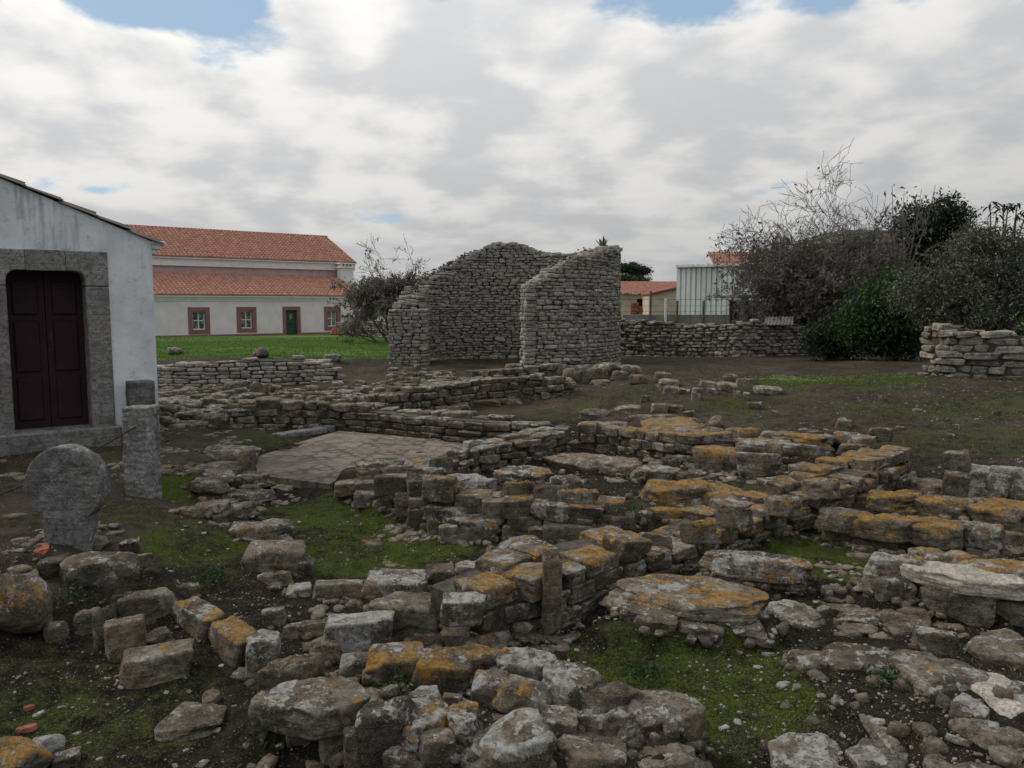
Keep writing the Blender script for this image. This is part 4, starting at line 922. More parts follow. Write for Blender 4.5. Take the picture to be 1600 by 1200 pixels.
for b in slope:
    sz_ = 'broad' if b[2] - b[0] > 34 else ('flattish' if b[2] - b[0] > 1.8 * (b[3] - b[1]) else ('tiny' if b[2] - b[0] < 16 else 'blocky'))
    loose(sz_ + (' orange-spotted' if b[4] > .25 else ' plain grey') + ' weathered stone lying on the dark earth slope below the field walls', b[:4], group=sz_ + (' orange-spotted' if b[4] > .25 else ' plain grey') + ' stones on the slope', orange=b[4], white=.5, tone=random.uniform(.48, .66))
for b in [(47, 846, 77, 866), (24, 1132, 58, 1145), (38, 1100, 54, 1110), (566, 843, 576, 849)]:
    o = hero(*b, kind='slab', h=.025, mat='terracotta', name='terracotta_shard', sink=.01); tag(o, 'broken red terracotta tile shard lying on the ground', 'tile shard', 'terracotta shards', 'thing')
# chips big enough to pick out, then gravel
def chips():
    random.seed(99); spots = [(330, 1000, .7, 'beside the lichened edging row'), (300, 1090, .7, 'around the thin flat shard'), (180, 930, .4, 'below the wide grey boulder'), (1290, 1090, .8, 'next to the flush grey slabs'), (1280, 1130, .6, 'next to the flush grey slabs'), (930, 985, .4, 'in front of the upright slab'), (1080, 1000, .5, 'under the broad rounded slab'), (600, 850, .8, 'on the moss of the sunken room'), (330, 830, .5, 'on the mossy bank by the pillar'), (1200, 1000, .5, 'between rounded slab and flush slabs'), (400, 960, .4, 'between edging row and white-crusted block'), (150, 1150, .5, 'near the bright orange boulder'), (1290, 900, .4, 'on the bright moss by the oval slab')]
    k = 0
    while k < 200:
        sx, sy, r, wh = random.choice(spots); g = G(sx, sy); x = g.x + random.gauss(0, r * .6); y = g.y + random.gauss(0, r * .6)
        if y < 2.6: continue
        s = random.triangular(.012, .045, .02) * (1.5 if 1250 < sx else 1)
        o = stone((x, y, h1(x, y) - s * .25), (s * 1.4, s, s * .6), random.random() * 6, (jit(.3), jit(.3)), 'block', 5, 'stone', (0, random.uniform(.5, 1.), random.uniform(.6, .85), 1), None, 'stone_chip')
        tag(o, 'small pale limestone chip lying ' + wh, 'stone chip', 'limestone chips ' + wh, 'thing'); k += 1
chips()
def gravel():
    rg = np.random.default_rng(3); N = 13000
    y = 2.6 + 9.5 * rg.random(N * 2) ** 1.6; x = (rg.random(N * 2) - .5) * 1.5 * (y + .5)
    dens = vnoise(x, y, 1.7) + .5 * vnoise(x, y, 5.) + .5 * (zones(x, y)[..., 2] - .3) - .25 * zones(x, y)[..., 1]
    keep = dens > -.1 + .35 * rg.random(len(x)) - .1; x, y = x[keep][:N], y[keep][:N]
    ys = 9 + 9 * rg.random(4500); xs = .8 + ys * .6 * rg.random(4500); kk = vnoise(xs, ys, 1.1) + vnoise(xs, ys, 4.) > -.05; far_ = np.concatenate([np.zeros(len(x)), np.ones(kk.sum())]); x = np.concatenate([x, xs[kk]]); y = np.concatenate([y, ys[kk]]); z = H(x, y); n = len(x)
    tmpl = []
    for v in range(6):
        me = lib('slab' if v % 2 else 'block', v, 2)['me']; a = np.empty(len(me.vertices) * 3, np.float32); me.vertices.foreach_get('co', a); tmpl.append(a.reshape(-1, 3))
    f = GRID[2][1]; m = len(tmpl[0]); V = np.empty((n, m, 3)); s = .0035 + .014 * rg.random(n) ** 3. + far_ * .022 * rg.random(n) ** 2; an = rg.random(n) * 6.28
    for v in range(6):
        ii = np.nonzero(np.arange(n) % 6 == v)[0]; t = tmpl[v][None]; c, sn = np.cos(an[ii])[:, None], np.sin(an[ii])[:, None]
        V[ii, :, 0] = x[ii, None] + (t[..., 0] * 1.3 * c - t[..., 1] * sn) * s[ii, None]; V[ii, :, 1] = y[ii, None] + (t[..., 0] * 1.3 * sn + t[..., 1] * c) * s[ii, None]; V[ii, :, 2] = z[ii, None] + (t[..., 2] * .8 - .25) * s[ii, None]
    Fa = (np.arange(n)[:, None, None] * m + f[None]).reshape(-1, 4)
    o = mobj('gravel', np_mesh('gravel', V.reshape(-1, 3), Fa, True), M['gravel']); tag(o, 'fine pale gravel scattered over the dark soil', 'gravel', kind='stuff')
gravel()
def ground_rubble():
    rd = random.Random(41); rg = np.random.default_rng(41); items = []; N = 26000
    y = 2.7 + 9.5 * rg.random(N) ** 1.4; x = (rg.random(N) - .5) * 1.5 * (y + .4)
    d = vnoise(x, y, 1.1) + .7 * vnoise(x, y, 3.1); m = zones(x, y)[..., 1]; k = d > .02 + .5 * (m - .3) + .25 * rg.random(N); x, y = x[k][:3400], y[k][:3400]; z = H(x, y)
    for px, py, pz in zip(x, y, z):
        s = rd.triangular(.02, .15, .03)
        items.append((rd.choice(['slab', 'slab', 'block']), rd.randrange(NV), 3, Matrix.LocRotScale(Vector((px, py, pz - s * .16)), Euler((rd.uniform(-.12, .12), rd.uniform(-.12, .12), rd.random() * 6)), Vector((s * rd.uniform(1., 1.6), s, s * rd.uniform(.25, .4))))))
    o = join_stuff(items, 'ground_rubble', 'stone', None, (.08, .3, .42, 1)); tag(o, 'small flat stones half buried in the soil throughout the ruins', 'rubble')
ground_rubble()
# ---- mosaic floor
def mosaic():
    pts = [(398, 706), (470, 690), (530, 673), (640, 683), (745, 696), (735, 712), (690, 735), (610, 735), (560, 732), (515, 756), (450, 748), (402, 742)]
    P = [atz(x, y, -.245) for x, y in pts]; mb = MB(); mb.prism([(p.x, p.y, -.34) for p in P], (0, 0, .095))
    o = mb.build('mosaic_floor', M['mosaic']); tag(o, 'worn pinkish mosaic floor with faint interlaced pattern', kind='structure')
    # raised kerb strips at the far corner
    t = thing('stone_edging', 'two narrow pale kerb strips meeting at the far mosaic corner', 'stone edging', tuple(atz(515, 668, -.25)))
    for a, b in [((445, 664), (515, 668)), ((436, 680), (512, 669))]:
        A = atz(*a, -.2); Bq = atz(*b, -.2); d = (Bq - A).normalized(); nrm = Vector((-d.y, d.x, 0)) * .2
        MB().box(A - Vector((0, 0, .14)), (Bq - A), nrm, (0, 0, .15)).build('kerb_strip', M['carved'], t, .015)
mosaic()
# ------------------------------------------------------------------ chapel, house and other buildings
def roof_tiles(name, o, along, up, na, nu, mat, parent, pitch=.21, row=.34, kind='stuff', amp=.045):
    """barrel-tiled slope: corner o, unit vectors along the eave and up the slope, na tiles wide, nu rows"""
    o, along, up = Vector(o), Vector(along).normalized(), Vector(up).normalized(); nr = along.cross(up).normalized()
    if nr.z < 0: nr = -nr
    K = 6; V = []; Fa = []; UV = []; b = 0
    rg = random.Random(3); A = np.array(along); U = np.array(up); Nn = np.array(nr); O = np.array(o)
    cs = np.arange(na * K + 1) / K
    prof = amp * np.abs(np.sin(math.pi * cs)) ** .7
    for r in range(nu):
        lift = .035
        jr = np.repeat(np.array([rg.uniform(-.006, .006) for _ in range(na + 1)]), K)[:len(cs)]
        for (s, e) in ((r * row - .03, lift), ((r + 1) * row, 0.0)):
            V.append(O + cs[:, None] * pitch * A + (s) * U + (prof + e + jr)[:, None] * Nn)
        n = len(cs); i = np.arange(n - 1); Fa.append(np.stack([b + i, b + i + 1, b + n + i + 1, b + n + i], 1))
        UV.append(np.repeat(np.stack([np.floor(cs[:-1] + .001), np.full(n - 1, r)], 1), 4, 0))
        # the visible lip of the row
        V.append(O + cs[:, None] * pitch * A + (r * row - .03) * U + (prof * .2 - .01)[:, None] * Nn)
        Fa.append(np.stack([b + 2 * n + i, b + 2 * n + i + 1, b + i + 1, b + i], 1)); UV.append(UV[-1]); b += 3 * n
    me = np_mesh(name, np.concatenate(V), np.concatenate(Fa), True); uv = me.uv_layers.new(name='tile')
    uv.data.foreach_set('uv', (np.concatenate(UV) + .5).astype(np.float32).ravel())
    ob = mobj(name, me, M[mat], parent)
    if kind: ob['kind'] = kind
    return ob
U_ = Vector((math.sin(math.radians(54)), math.cos(math.radians(54)), 0)); V_ = Vector((-U_.y, U_.x, 0))     # directions of the site
Zv = Vector((0, 0, 1))
def chapel():
    C = atz(250, 684, 0.0); C.z = 0; t = thing('white_chapel', 'small whitewashed chapel with stone door surround and maroon door', 'chapel', tuple(C))
    q = lambda s, z, d=0: C - U_ * s + V_ * d + Zv * z          # s metres left of the corner along the front, d metres behind it
    col = lambda px: (C - online(px, C, U_)).dot(U_)            # distance along the front of a picture column
    dl, dr = col(11), col(135); ol, orr = col(-35), col(171)
    W = 5.4; sl = math.tan(math.radians(22)); zc = zpix(C, 377); D = 7.0
    zt = lambda s: zc + min(s, W - s) * sl
    ztop = zpix(q(dl, 0), 421); zth = zpix(q(dr, 0), 667); zl = zpix(q(orr, 0), 394)
    # front with the door opening, as pieces of one wall mesh
    mb = MB(); th = .55
    def panel(s0, s1, z0, a, b): mb.prism([q(s0, z0), q(s0, a), q(s1, b), q(s1, z0)], V_ * th)
    panel(0, orr, -.3, zt(0), zt(orr)); panel(ol, W / 2, -.3, zt(ol), zt(W / 2)); panel(W / 2, W, -.3, zt(W / 2), zt(W))
    mb.prism([q(orr, zl), q(orr, zt(orr)), q(ol, zt(ol)), q(ol, zl)], V_ * th)
    mb.prism([q(0, -.3, th), q(0, zc, th), q(0, zc, D), q(0, -.3, D)], -U_ * .5)
    mb.prism([q(W, -.3, th), q(W, zc, th), q(W, zc, D), q(W, -.3, D)], U_ * .5)
    mb.prism([q(0, -.3, D), q(0, zc, D), q(W / 2, zt(W / 2), D), q(W, zc, D), q(W, -.3, D)], -V_ * .4)
    wm = mb.mesh('wall'); wall = mobj('wall', wm, M['limewash'], t)
    # stone surround: two jambs and a lintel with rounded inner corners
    pr = -V_ * .03
    zj = zpix(q(dr, 0), 447)
    def rounded(s_in, s_out, sgn):
        pts = [q(s_out, zj), q(s_out, zl), q((s_in + (dl + dr) / 2) / 2, zl), q((s_in + (dl + dr) / 2) / 2, ztop)]
        r = .12
        for k in range(7):
            a = math.pi / 2 * k / 6; pts.append(q(s_in + sgn * (r - r * math.sin(a)), ztop - r + r * math.cos(a)))
        pts.append(q(s_in, zj)); return pts
    for s_in, s_out, sgn in ((dr, orr, 1), (dl, ol, -1)):
        a = MB().prism(rounded(s_in, s_out, sgn), V_ * (th + .03)).build('lintel_stone', M['surround'], t, .012); 
        j = MB().prism([q(s_in, zth), q(s_in, zj - .006), q(s_out, zj - .006), q(s_out, -.05)], V_ * (th + .03)).build('jamb', M['surround'], t, .012)
        for o in (a, j): o.location -= V_ * .03
    mid = MB().prism([q((dl + dr) / 2 * .5 + dr * .5, ztop), q((dl + dr) / 2 * .5 + dr * .5, zl), q((dl + dr) / 2 * .5 + dl * .5, zl), q((dl + dr) / 2 * .5 + dl * .5, ztop)], V_ * (th + .03)).build('lintel_stone', M['surround'], t); mid.location -= V_ * .03
    st = MB().box(q(orr - .05, -.2, -.14), -U_ * (ol - orr + .05), V_ * .75, Zv * (zth + .2)).build('threshold', M['carved'], t, .02)
    # door: two leaves with raised panels
    dd = .30; m_ = (dl + dr) / 2
    for a, b in ((dr, m_ - .004), (m_ + .004, dl)):
        lf = MB().box(q(a, zth, dd), -U_ * (b - a), V_ * .05, Zv * (ztop - zth)).build('door_leaf', M['maroon'], t)
        w_ = b - a
        for z0, z1 in ((.1, .62), (.70, 1.32), (1.40, ztop - zth - .12)):
            MB().box(q(a + .07, zth + z0, dd - .018), -U_ * (w_ - .14), V_ * .02, Zv * (z1 - z0)).build('door_panel', M['maroon'], lf, .012)
    hd = q(m_ - .045, zth + 1.0, dd - .03); MB().tube([hd, hd + Zv * .14], .012, 8).build('door_handle', M['iron'], t); MB().box(q(m_ - .02, zth + .95, dd - .008), -U_ * -.05, V_ * .01, Zv * .24).build('lock_plate', M['iron'], t)
    # roof: two slopes of old tiles over a slab, verge tiles along the front, moulded cornice at the eaves
    for side in (0, 1):
        e = q(-.10 if side == 0 else W + .10, zc - .045, -.03); rg = q(W / 2, zt(W / 2), -.03)
        sv = rg - e; MB().prism([e + V_ * .5, rg + V_ * .5, rg + Zv * .03 + V_ * .5, e + Zv * .03 + V_ * .5], V_ * (D - .4)).build('roof_slab', M['concrete'], t)
        roof_tiles('roof_tiles', e + Zv * .03 + V_ * .16, V_, sv, int((D - .1) / .21), int(sv.length / .40), 'old_tile', t, .21, .40)
        k = int(sv.length / .40); dirn = sv.normalized(); nr = V_.cross(dirn).normalized(); nr = nr if nr.z > 0 else -nr
        for i in range(k + 1):
            mb2 = MB(); base = e + dirn * (i * .40 - .03) + nr * (.004 + .010 * (i % 2)); prof = []
            for a in range(7):
                an = math.pi * a / 6; prof.append((math.cos(an) * .085, math.sin(an) * .028))
            vs = []
            for s_, tap, lf in ((0, 1.1, .022), (.44, .9, 0)):
                vs += [base + dirn * s_ + V_ * (.07 + x * tap) + nr * (y * tap + lf) for x, y in prof]
                vs += [base + dirn * s_ + V_ * (.07 + x * tap * .82) + nr * (y * tap * .7 + lf - .004) for x, y in reversed(prof)]
            n = 14; mb2.add(vs, [(j, (j + 1) % n, n + (j + 1) % n, n + j) for j in range(n)] + [tuple(reversed(range(n))), tuple(range(n, 2 * n))])
            me = mb2.mesh('verge_tile'); me.uv_layers.new(name='tile'); mobj('verge_tile', me, M['old_tile'], t)
    for k, (dz, out) in enumerate(((-.16, .05), (-.10, .11), (-.045, .17))):
        MB().box(q(0, zc + dz, -.0 - .002 * k), U_ * out, V_ * D, Zv * .053).build('cornice', M['limewash'], t, .008)
    return C, q, col
CH, CHQ, CHCOL = chapel()

def house():
    base = -.45; P0 = atz(250, 528, base); d = Vector((math.sin(math.radians(53)), math.cos(math.radians(53)), 0)); bk = Vector((-d.y, d.x, 0))
    L0 = online(95, P0, d); L0.z = base; R0 = online(566, P0, d); R0.z = base; Ln = (R0 - L0).length
    t = thing('long_house', 'long pale house with two orange tiled roofs and pink window frames', 'house', tuple(L0))
    q = lambda s, z, b=0: L0 + d * s + bk * b + Zv * z
    col = lambda px, b=0: (online(px, L0 + bk * b, d) - L0 - bk * b).dot(d)
    he = 2.92; bd = 4.6; hu0 = 4.95; hue = 5.75
    # ground-floor wall: holes are the recessed windows, so build in strips
    ops = []
    for x0, x1, y0, y1, k in ((293, 327, 480, 522, 'w'), (369, 400, 479.5, 519.5, 'w'), (441, 469, 479, 526, 'd'), (506, 531.5, 479, 516, 'w')):
        s0, s1 = col(x0), col(x1); p = q((s0 + s1) / 2, 0); ops.append((s0, s1, zpix(p, y1) - base if k == 'w' else 0.0, zpix(p, y0) - base, k))
    mb = MB(); s = 0
    for s0, s1, z0, z1, k in ops:
        mb.box(q(s, -.4), d * (s0 - s), bk * .4, Zv * (he + .4))
        mb.box(q(s0, z1), d * (s1 - s0), bk * .4, Zv * (he - z1))
        mb.box(q(s0, -.4), d * (s1 - s0), bk * .4, Zv * (z0 + .4 if z0 > 0 else .39)); s = s1
    mb.box(q(s, -.4), d * (Ln - s), bk * .4, Zv * (he + .4))
    mb.prism([q(Ln, -.4, .4), q(Ln, he, .4), q(Ln, he + 1.58, bd), q(Ln, -.4, bd)], -d * .4)
    mb.build('wall', M['house_wall'], t)
    mb = MB(); s = 0
    for s0, s1, z0, z1, k in ops:
        if k == 'd': mb.box(q(s, -.35, -.03), d * (s0 - s), bk * .03, Zv * .50); s = s1
    mb.box(q(s, -.35, -.03), d * (Ln - s), bk * .03, Zv * .50); mb.build('plinth', M['pink'], t)
    MB().box(q(-.1, he - .42, -.05), d * (Ln + .15), bk * .05, Zv * .14).build('cornice', M['white_trim'], t)
    MB().box(q(-.1, he - .28, -.12), d * (Ln + .2), bk * .12, Zv * .26).build('cornice', M['white_trim'], t)
    for s0, s1, z0, z1, k in ops:
        fw = .30 if k == 'w' else .26; ww = s1 - s0
        m = MB(); m.box(q(s0, z0, -.04), d * fw, bk * .38, Zv * (z1 - z0)).box(q(s1 - fw, z0, -.04), d * fw, bk * .38, Zv * (z1 - z0)).box(q(s0 + fw, z1 - fw, -.04), d * (ww - 2 * fw), bk * .38, Zv * fw)
        if k == 'w': m.box(q(s0 + fw, z0, -.04), d * (ww - 2 * fw), bk * .38, Zv * fw)
        wi = m.build('window' if k == 'w' else 'door', M['pink'], t)
        a0, a1, b0, b1 = s0 + fw, s1 - fw, z0 + (fw if k == 'w' else 0), z1 - fw
        if k == 'w':
            MB().box(q(a0, b0, .22), d * (a1 - a0), bk * .02, Zv * (b1 - b0)).build('pane', M['glass'], wi)
            m = MB(); g = .07; W_ = a1 - a0; Hh = b1 - b0
            for x in (0, W_ / 2 - g / 2, W_ - g): m.box(q(a0 + x, b0, .17), d * g, bk * .045, Zv * Hh)
            for z in (0, Hh / 2 - g / 2, Hh - g):
                for x0_, x1_ in ((g, W_ / 2 - g / 2), (W_ / 2 + g / 2, W_ - g)): m.box(q(a0 + x0_, b0 + z, .172), d * (x1_ - x0_), bk * .04, Zv * g)
            m.build('sash', M['white_trim'], wi)
            MB().box(q(a0, b0 - .0, .05), d * W_, bk * .12, Zv * .05).build('sill', M['white_trim'], wi)
        else:
            lf = MB().box(q(a0, b0, .2), d * (a1 - a0), bk * .05, Zv * (b1 - b0)).build('door_leaf', M['green_door'], wi)
            MB().box(q(a0 + .3, b1 - .75, .18), d * (a1 - a0 - .6), bk * .02, Zv * .5).build('pane', M['glass'], wi)
            MB().box(q(a0 + .15, b0 + .75, .185), d * (a1 - a0 - .3), bk * .016, Zv * .1).build('letter_plate', M['iron'], wi)
    # lean-to roof
    e = q(-.2, he - .02, -.25); up = (q(-.2, he + 1.62, bd) - e); na = int((Ln + .35) / .30)
    MB().prism([e - Zv * .02, e + up - Zv * .02, e + up - Zv * .1, e - Zv * .1], d * (Ln + .3)).build('roof', M['white_trim'], t)
    roof_tiles('roof_tiles', e + Zv * .02, d, up, na, int(up.length / .46), 'roof_tile', t, .30, .46, amp=.10)
    # upper wall, band and roof
    Rs = col(553, bd); 
    MB().box(q(0, 0, bd), d * Rs, bk * 7.5, Zv * hue).build('upper_wall', M['house_wall'], t)
    MB().box(q(0, he + 1.66, bd - .03), d * Rs, bk * .03, Zv * .72).build('wall_band', M['pale_pink'], t)
    MB().box(q(-.1, hue - .62, bd - .2), d * (Rs + .2), bk * .2, Zv * .64).build('cornice', M['white_trim'], t)
    rb = 5.6; zr = zpix(q(col(500, bd + rb), 0, bd + rb), 370) - base
    e = q(-.2, hue + .02, bd - .35); rg = q(-.2, zr, bd + rb); up = rg - e; L2 = Rs + .4
    for b0, b1 in ((bd - .35, bd + rb), (bd + 2 * rb + .35, bd + rb)):
        a = q(-.2, hue, b0); c = q(-.2, zr - .02, b1); MB().prism([a, c, c - Zv * .08, a - Zv * .08], d * L2).build('roof', M['white_trim'], t)
    MB().prism([q(Rs, hue - .1, bd + .01), q(Rs, zr - .1, bd + rb), q(Rs, hue - .1, bd + 2 * rb)], -d * .3).build('gable', M['house_wall'], t)
    MB().prism([q(0.02, hue - .1, bd + .01), q(0.02, zr - .1, bd + rb), q(0.02, hue - .1, bd + 2 * rb)], d * .3).build('gable', M['house_wall'], t)
    MB().prism([q(0, -.4, .4), q(0, he, .4), q(0, he + 1.58, bd), q(0, -.4, bd)], d * .4).build('side_wall', M['house_wall'], t)
    roof_tiles('roof_tiles', e + Zv * .02, d, up, int(L2 / .30), int(up.length / .46), 'roof_tile', t, .30, .46, amp=.10)
    e2 = q(-.2, hue + .02, bd + 2 * rb + .35); roof_tiles('roof_tiles', e2, d, q(-.2, zr, bd + rb) - e2, int(L2 / .30), int(up.length / .46), 'roof_tile', t, .30, .46, amp=.10)
    MB().tube([q(-.2, zr + .03, bd + rb), q(-.2 + L2, zr + .03, bd + rb)], .11, 8).build('ridge', M['terracotta'], t)
    # chimney at the end of the lean-to
    sc = col(541, 3.6) - .5; ch = thing.__call__ if False else None
    c0 = q(sc, he + 1.0, 3.4); m = MB().box(c0, d * 1.1, bk * .8, Zv * 1.35); chm = m.build('chimney', M['white_trim'], t, .02)
    MB().box(c0 + Zv * 1.35 - d * .12 - bk * .1, d * 1.34, bk * 1.0, Zv * .12).build('chimney_cap', M['white_trim'], chm, .02)
    for i in range(4): MB().box(c0 + Zv * 1.47 + d * (.04 + .3 * i), d * .12, bk * .8, Zv * .22).build('chimney_post', M['white_trim'], chm)
    MB().box(c0 + Zv * 1.69 - d * .1 - bk * .08, d * 1.3, bk * .96, Zv * .09).build('chimney_slab', M['white_trim'], chm, .02)
    # low white garden wall running on to the right, a dark dish standing before it
    g0 = aty(560, 520, 58); g1 = aty(640, 520, 60); zg = -.5
    gw = MB().box((g0.x, g0.y, zg), (g1.x - g0.x, g1.y - g0.y, 0), (-.1, .3, 0), (0, 0, 1.5)).build('garden_wall', M['house_wall']); tag(gw, 'low white garden wall behind the bare tree by the house', 'garden wall', kind='thing')
    dp = aty(577, 491, 54); td = thing('satellite_dish', 'dark round dish on a short post by the white garden wall', 'dish', (dp.x, dp.y, -.4))
    vs = []; fs = []; rr = .62
    for ring in range(4):
        for k in range(20):
            a = 2 * math.pi * k / 20; rad = rr * (ring + 1) / 4; vs.append(dp + Vector((math.cos(a) * rad, -.16 * (rad / rr) ** 2 + .1, math.sin(a) * rad)))
    for ring in range(3):
        for k in range(20): fs.append((ring * 20 + k, ring * 20 + (k + 1) % 20, ring * 20 + 20 + (k + 1) % 20, ring * 20 + 20 + k))
    fs.append(tuple(range(20))); MB().add(vs, fs).build('dish', M['dark_shed'], td, smooth=True)
    MB().tube([(dp.x, dp.y + .16, -.6), (dp.x, dp.y + .16, dp.z + .1)], .035).build('post', M['wood'], td)
    MB().tube([dp + Vector((0, -.1, -.6)), dp + Vector((0, -.5, 0))], .02).build('feed_arm', M['white_trim'], td)
    p = aty(527, 516, 46); tp = MB()
    for k in range(4): tp.tube([(p.x - .35 + .2 * k, p.y, p.z - .25), (p.x - .2 + .12 * k, p.y + .2, p.z + .10)], .09, 8)
    o = tp.build('roof_tile_pile', M['terracotta']); tag(o, 'small pile of spare terracotta tiles at the end of the dry stone wall', 'tile pile', kind='stuff')
house()

def corrugated(mb, o, along, height, length, pitch=.28, amp=-.10, thick=Vector((0, 0, 0))):
    along = Vector(along).normalized(); n = int(length / pitch); nr = Vector((along.y, -along.x, 0)); vs = []; K = [(0, 0), (.68, 0), (.72, 1), (.96, 1)]
    pts = []
    for i in range(n):
        for f, a in K: pts.append(Vector(o) + along * ((i + f) * pitch) + nr * (a * amp))
    m = len(pts); mb.add(pts + [p + Zv * height for p in pts], [(i, i + 1, m + i + 1, m + i) for i in range(m - 1)])
def right_buildings():
    # pale sheet-metal shed
    A = aty(1056, 505, 44); B_ = aty(1225, 505, 41.5); zt = zpix(A, 414); zb = -.4; d = (B_ - A); d.z = 0; L = d.length; dn = d.normalized(); bk = Vector((-dn.y, dn.x, 0))
    t = thing('metal_shed', 'pale corrugated metal shed rising behind the field wall', 'shed', (A.x, A.y, zb))
    ns = int(L / (.28 * 4)); 
    for i in range(ns):
        m = MB(); corrugated(m, Vector((A.x, A.y, zb)) + dn * (i * 1.12), dn, zt - zb - .12, 1.12); sh = m.build('wall_sheet', M['sheet'], t)
    MB().box((A.x, A.y, zb), dn * (ns * 1.12), bk * 6, Zv * (zt - zb - .16)).build('body', M['concrete'], t).location += bk * .14
    for i in range(ns * 4):
        MB().box(Vector((A.x, A.y, zt - .14)) + dn * (i * .28 + .02) - bk * .25, dn * .15, bk * 6.6, Zv * .14).build('roof_rib', M['sheet'], t)
    MB().box(Vector((A.x, A.y, zt - .15)) - bk * .2, dn * (ns * 1.12), bk * 6.5, Zv * .06).build('roof', M['sheet'], t)
    # hipped orange roof just showing behind it
    A2 = aty(1120, 413, 58); t2 = thing('tiled_house', 'house whose red hipped roof peeps over the metal shed', 'house', (A2.x, A2.y, -.4)); ztop2 = zpix(A2, 398)
    MB().box((A2.x, A2.y, -.4), (9, 1, 0), (-.5, 6, 0), (0, 0, A2.z + .3)).build('wall', M['beige'], t2)
    e = Vector((A2.x - .3, A2.y - .4, A2.z - .15)); roof_tiles('roof_tiles', e, (9, 1, 0), (.3, 3.4, 1.25), 43, 10, 'roof_tile', t2, .22, .36)
    an = aty(1140, 392, 58.5); m = MB(); m.tube([(an.x, an.y, an.z - 2.2), (an.x, an.y, an.z)], .03); m.tube([an - Vector((.8, 0, 0)), an + Vector((.3, 0, 0))], .02); m.build('aerial', M['iron'], t2)
    # low outbuilding with orange roof
    A3 = aty(968, 490, 55); zt3 = zpix(A3, 459); t3 = thing('farm_building', 'low farm building with a plain orange roof beside the metal shed', 'farm building', (A3.x, A3.y, -.4)); zr = zpix((0, 60), 440)
    Bx = aty(1030, 490, 55).x
    MB().box((A3.x, A3.y, -.4), (1.2, 0, 0), (0, 5, 0), (0, 0, zt3 + .3)).build('wall', M['beige'], t3); MB().box((A3.x + 1.2, A3.y + .8, -.4), (Bx - A3.x - 1.2, 0, 0), (0, 4.2, 0), (0, 0, zt3 + .3)).build('recess', M['dark'], t3)
    MB().box((A3.x + 1.9, A3.y, -.4), (.35, 0, 0), (0, .4, 0), (0, 0, zt3 + .3)).build('pillar', M['white_trim'], t3)
    MB().box((A3.x, A3.y - .05, zt3 - .35), (Bx - A3.x, 0, 0), (0, .3, 0), (0, 0, .33)).build('beam', M['beige'], t3)
    roof_tiles('roof_tiles', (A3.x - .3, A3.y - .4, zt3), (1, 0, 0), (0, 5.4, zr - zt3), 36, 15, 'roof_tile', t3, .22, .36)
    A4 = aty(1016, 495, 50); B4 = aty(1054, 495, 50); zl, zrr = zpix(A4, 461), zpix(A4, 455)
    w4 = MB().prism([(A4.x, 50, -.4), (A4.x, 50, zl), (B4.x + .4, 50, zrr + .2), (B4.x + .4, 50, -.4)], (0, 3, 0)).build('lean_to_wall', M['beige']); tag(w4, 'plain beige gable wall against the metal shed', 'outbuilding', kind='thing')
    MB().prism([(A4.x - .1, 49.8, zl + .02), (A4.x - .1, 49.8, zl + .12), (B4.x + .4, 49.8, zrr + .34), (B4.x + .4, 49.8, zrr + .22)], (0, 3.4, 0)).build('roof_edge', M['terracotta'], w4)
    # stack of orange hollow bricks and a satellite dish
    bp = aty(985, 491, 40); tb = thing('brick_stack', 'stack of orange hollow bricks behind the field wall', 'brick stack', (bp.x, bp.y, .2))
    for i in range(3):
        for j in range(4):
            if i + j < 5: MB().box((bp.x + i * .215 + .03 * (j % 2), bp.y + jit(.04), zpix(bp, 493) + j * .165), (.19, 0, 0), (0, .25, 0), (0, 0, .15)).build('brick', M['terracotta'], tb, .01)
    sb = MB().box((bp.x - .3, bp.y - .1, -.3), (1.3, 0, 0), (0, .5, 0), (0, 0, zpix(bp, 493) + .3)).build('pallet', M['concrete'], tb)
    # concrete yard wall with fence posts
    A5 = aty(972, 505, 34); B5 = aty(1150, 505, 34); zw = zpix(A5, 491.5); yw = thing('yard_wall', 'concrete yard wall with wire fence posts behind the field wall', 'yard wall', (A5.x, 34, 0)); k = 5
    for i in range(k): 
        x0 = A5.x + (B5.x - A5.x) * i / k; MB().box((x0 + .006, 34 + .01 * (i % 2), -.2), ((B5.x - A5.x) / k - .012, 0, 0), (0, .18, 0), (0, 0, zw + .2)).build('panel', M['concrete'], yw, .01)
    for px, top in ((1016, 455), (1040, 466), (1058, 470), (1099, 470), (1144, 462)):
        c = aty(px, 500, 33.9); MB().box((c.x - .05, 33.85, -.2), (.09, 0, 0), (0, .09, 0), (0, 0, zpix(c, top) + .2)).build('fence_post', M['wood' if px != 1040 else 'white_trim'], yw)
    for py in (468, 478, 487):
        z = zpix(A5, py); MB().tube([(A5.x, 33.95, z), (B5.x, 33.95, z)], .008, 4).build('fence_wire', M['iron'], yw)
    # dark open shed under the tree with posts, a flat roof and a leaning corrugated sheet
    A6 = aty(1158, 505, 30); B6 = aty(1330, 505, 30); zr6 = zpix(A6, 465); t6 = thing('open_shed', 'dark open shed with timber posts under the leafless tree', 'shed', (A6.x, 30, 0))
    MB().box((A6.x, 31.6, -.2), (B6.x - A6.x, 0, 0), (0, .15, 0), (0, 0, zr6 + .1)).build('back_wall', M['dark_shed'], t6)
    MB().box((A6.x - .2, 29.8, zr6), (B6.x - A6.x + .4, 0, 0), (0, 2.2, 0), (0, 0, .1)).build('roof', M['wood'], t6)
    for px in (1160, 1200, 1225, 1247, 1290, 1326): 
        c = aty(px, 500, 30); MB().box((c.x - .06, 29.95, -.2), (.11, 0, 0), (0, .11, 0), (0, 0, zr6 + .22)).build('post', M['wood'], t6)
